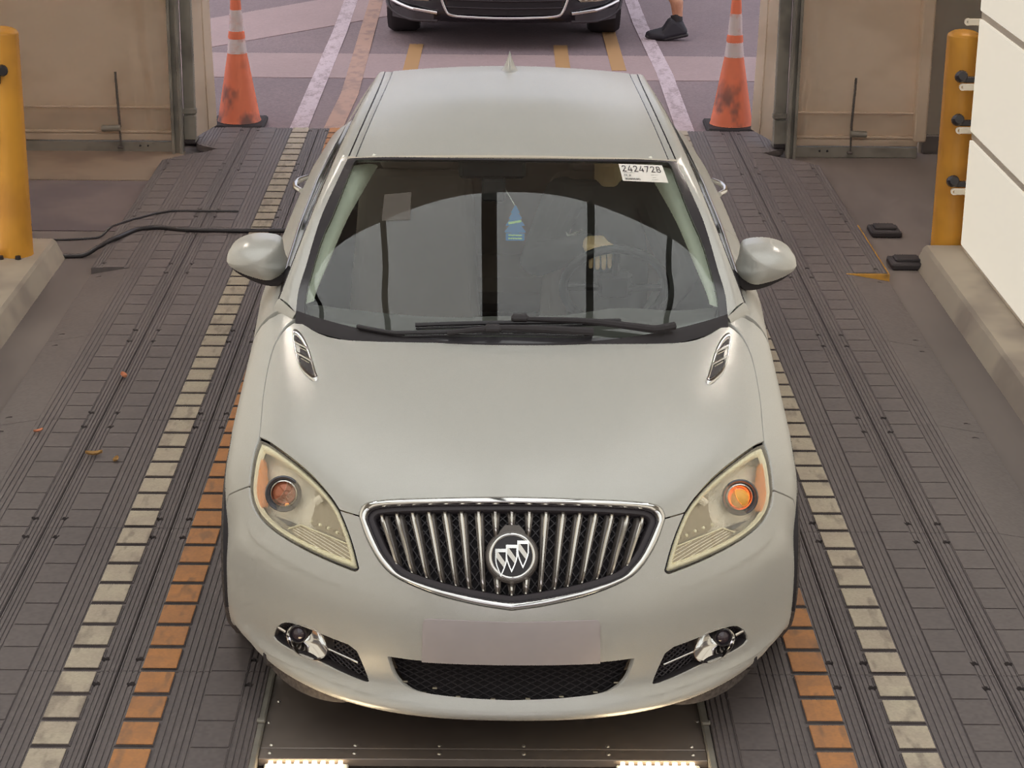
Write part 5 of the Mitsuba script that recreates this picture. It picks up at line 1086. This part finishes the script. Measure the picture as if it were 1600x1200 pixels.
# ------------------------------------------------------------------ walker beyond the doorway: trailing foot in view
pk = 'person_001'; label(pk, 'walker in black sneakers stepping past the black car', 'person')
g = -0.045
ank = np.array([1.575, 17.72, g + .145]); toe = np.array([1.335, 17.74, g + .040]); ball = np.array([1.45, 17.735, g + .028]); heel = np.array([1.65, 17.71, g + .088])
shoe = m3.Manifold.batch_hull([m3.Manifold.sphere(r, 18).translate(tuple(p)) for p, r in ((toe + [0.0, 0, .008], .030), (toe + [.02, -.03, .008], .028), (toe + [.02, .03, .008], .028), (ball + [.0, -.045, .012], .034), (ball + [0, .045, .012], .034), (ball + [.06, 0, .055], .042))]) + \
    m3.Manifold.batch_hull([m3.Manifold.sphere(r, 18).translate(tuple(p)) for p, r in ((ball + [.0, -.04, .012], .034), (ball + [0, .04, .012], .034), (ball + [.06, 0, .055], .042), (heel + [-.03, -.015, -.005], .036), (heel + [-.03, .015, -.005], .036), (ank + [-.05, 0, .0], .052), (ank + [0, 0, .005], .045))])
put(pk + '__shoe', soft(shoe, .014, 5), 'm_shoe', True)
sole = m3.Manifold.batch_hull([m3.Manifold.sphere(.014, 12).translate(tuple(p)) for p in (toe + [-.02, -.02, -.008], toe + [-.02, .02, -.008], ball + [.02, -.055, -.016], ball + [.02, .055, -.016])]) + m3.Manifold.batch_hull([m3.Manifold.sphere(.016, 12).translate(tuple(p)) for p in (ball + [.02, -.052, -.014], ball + [.02, .052, -.014], heel + [.0, -.035, -.035], heel + [.0, .035, -.035])])
put(pk + '__shoe_sole', soft(sole, .014, 3), 'm_black', True)
for i in range(4):
    c = ball + np.array([.045 + .03 * i, 0, .088 + .020 * i]); put(pk + '__shoe_lace', tube([c + [0, -.03, -.006], c + [0, 0, .004], c + [0, .03, -.006]], .005, 6), 'm_black_soft', True)
put(pk + '__sock', lathe([(.045, -.03), (.049, .0), (.048, .03), (.043, .032)], 24, (-.25, .15, 1), ank + [-.01, 0, .045]), 'm_black_soft', 40)
hip = np.array([1.50, 18.12, .92]); knee = np.array([1.44, 17.86, g + .54])
fank = np.array([1.38, 18.64, g + .31]); fknee = np.array([1.40, 18.50, g + .66]); hip2 = hip + [-.12, .12, 0]
legs = hull_chain([hip, knee, ank + [-.015, 0, .18], ank], (.088, .060, .054, .036), 24) + hull_chain([hip2, fknee, fank + [.02, -.04, .2], fank], (.088, .060, .054, .038), 24)
sh = hip + np.array([-.02, .08, .52]); 
body_ = legs + hull_chain([sh + [.19, -.08, -.02], sh + [.28, -.1, -.30], sh + [.16, .10, -.52]], (.052, .042, .030), 20) + hull_chain([sh + [-.19, .1, -.02], sh + [-.25, .10, -.30], sh + [-.20, -.14, -.50]], (.052, .042, .030), 20)
body_ = body_ + hull_chain([sh, sh + [0, 0, .10]], (.06, .055), 20) + m3.Manifold.batch_hull([m3.Manifold.sphere(.088, 20).translate(tuple(sh + [0, .01, .245])), m3.Manifold.sphere(.06, 20).translate(tuple(sh + [-.03, .02, .165]))])
put(pk + '__skin', soft(body_, .022, 5), 'm_skin', True)
put(pk + '__shorts', soft(hull_chain([hip + [-.03, .03, .06], hip * .45 + knee * .55], (.115, .092), 20) + hull_chain([hip2 + [.03, -.03, .06], hip2 * .45 + fknee * .55], (.115, .092), 20), .03, 4), 'm_shorts', True)
put(pk + '__shirt', soft(hull_chain([hip + [-.06, .06, .05], hip + [-.05, .07, .30]], (.135, .15), 20) + m3.Manifold.batch_hull([m3.Manifold.sphere(.075, 16).translate(tuple(sh + [a, b, -.03])) for a, b in ((.17, -.08), (-.17, .09))] + [m3.Manifold.sphere(.14, 16).translate(tuple(hip + [-.05, .07, .30]))]), .03, 4), 'm_shirt', True)
put(pk + '__hair', soft(m3.Manifold.sphere(.096, 20).translate(tuple(sh + [.012, -.005, .265])), .03, 2), 'm_hair', True)
ft = m3.Manifold.batch_hull([m3.Manifold.sphere(r, 16).translate(tuple(fank + p)) for p, r in (((0, 0, -.02), .05), ((-.03, .03, -.05), .04), ((-.14, .12, -.055), .033), ((-.17, .16, -.058), .03))])
put(pk + '__shoe', soft(ft, .014, 4), 'm_shoe', True)
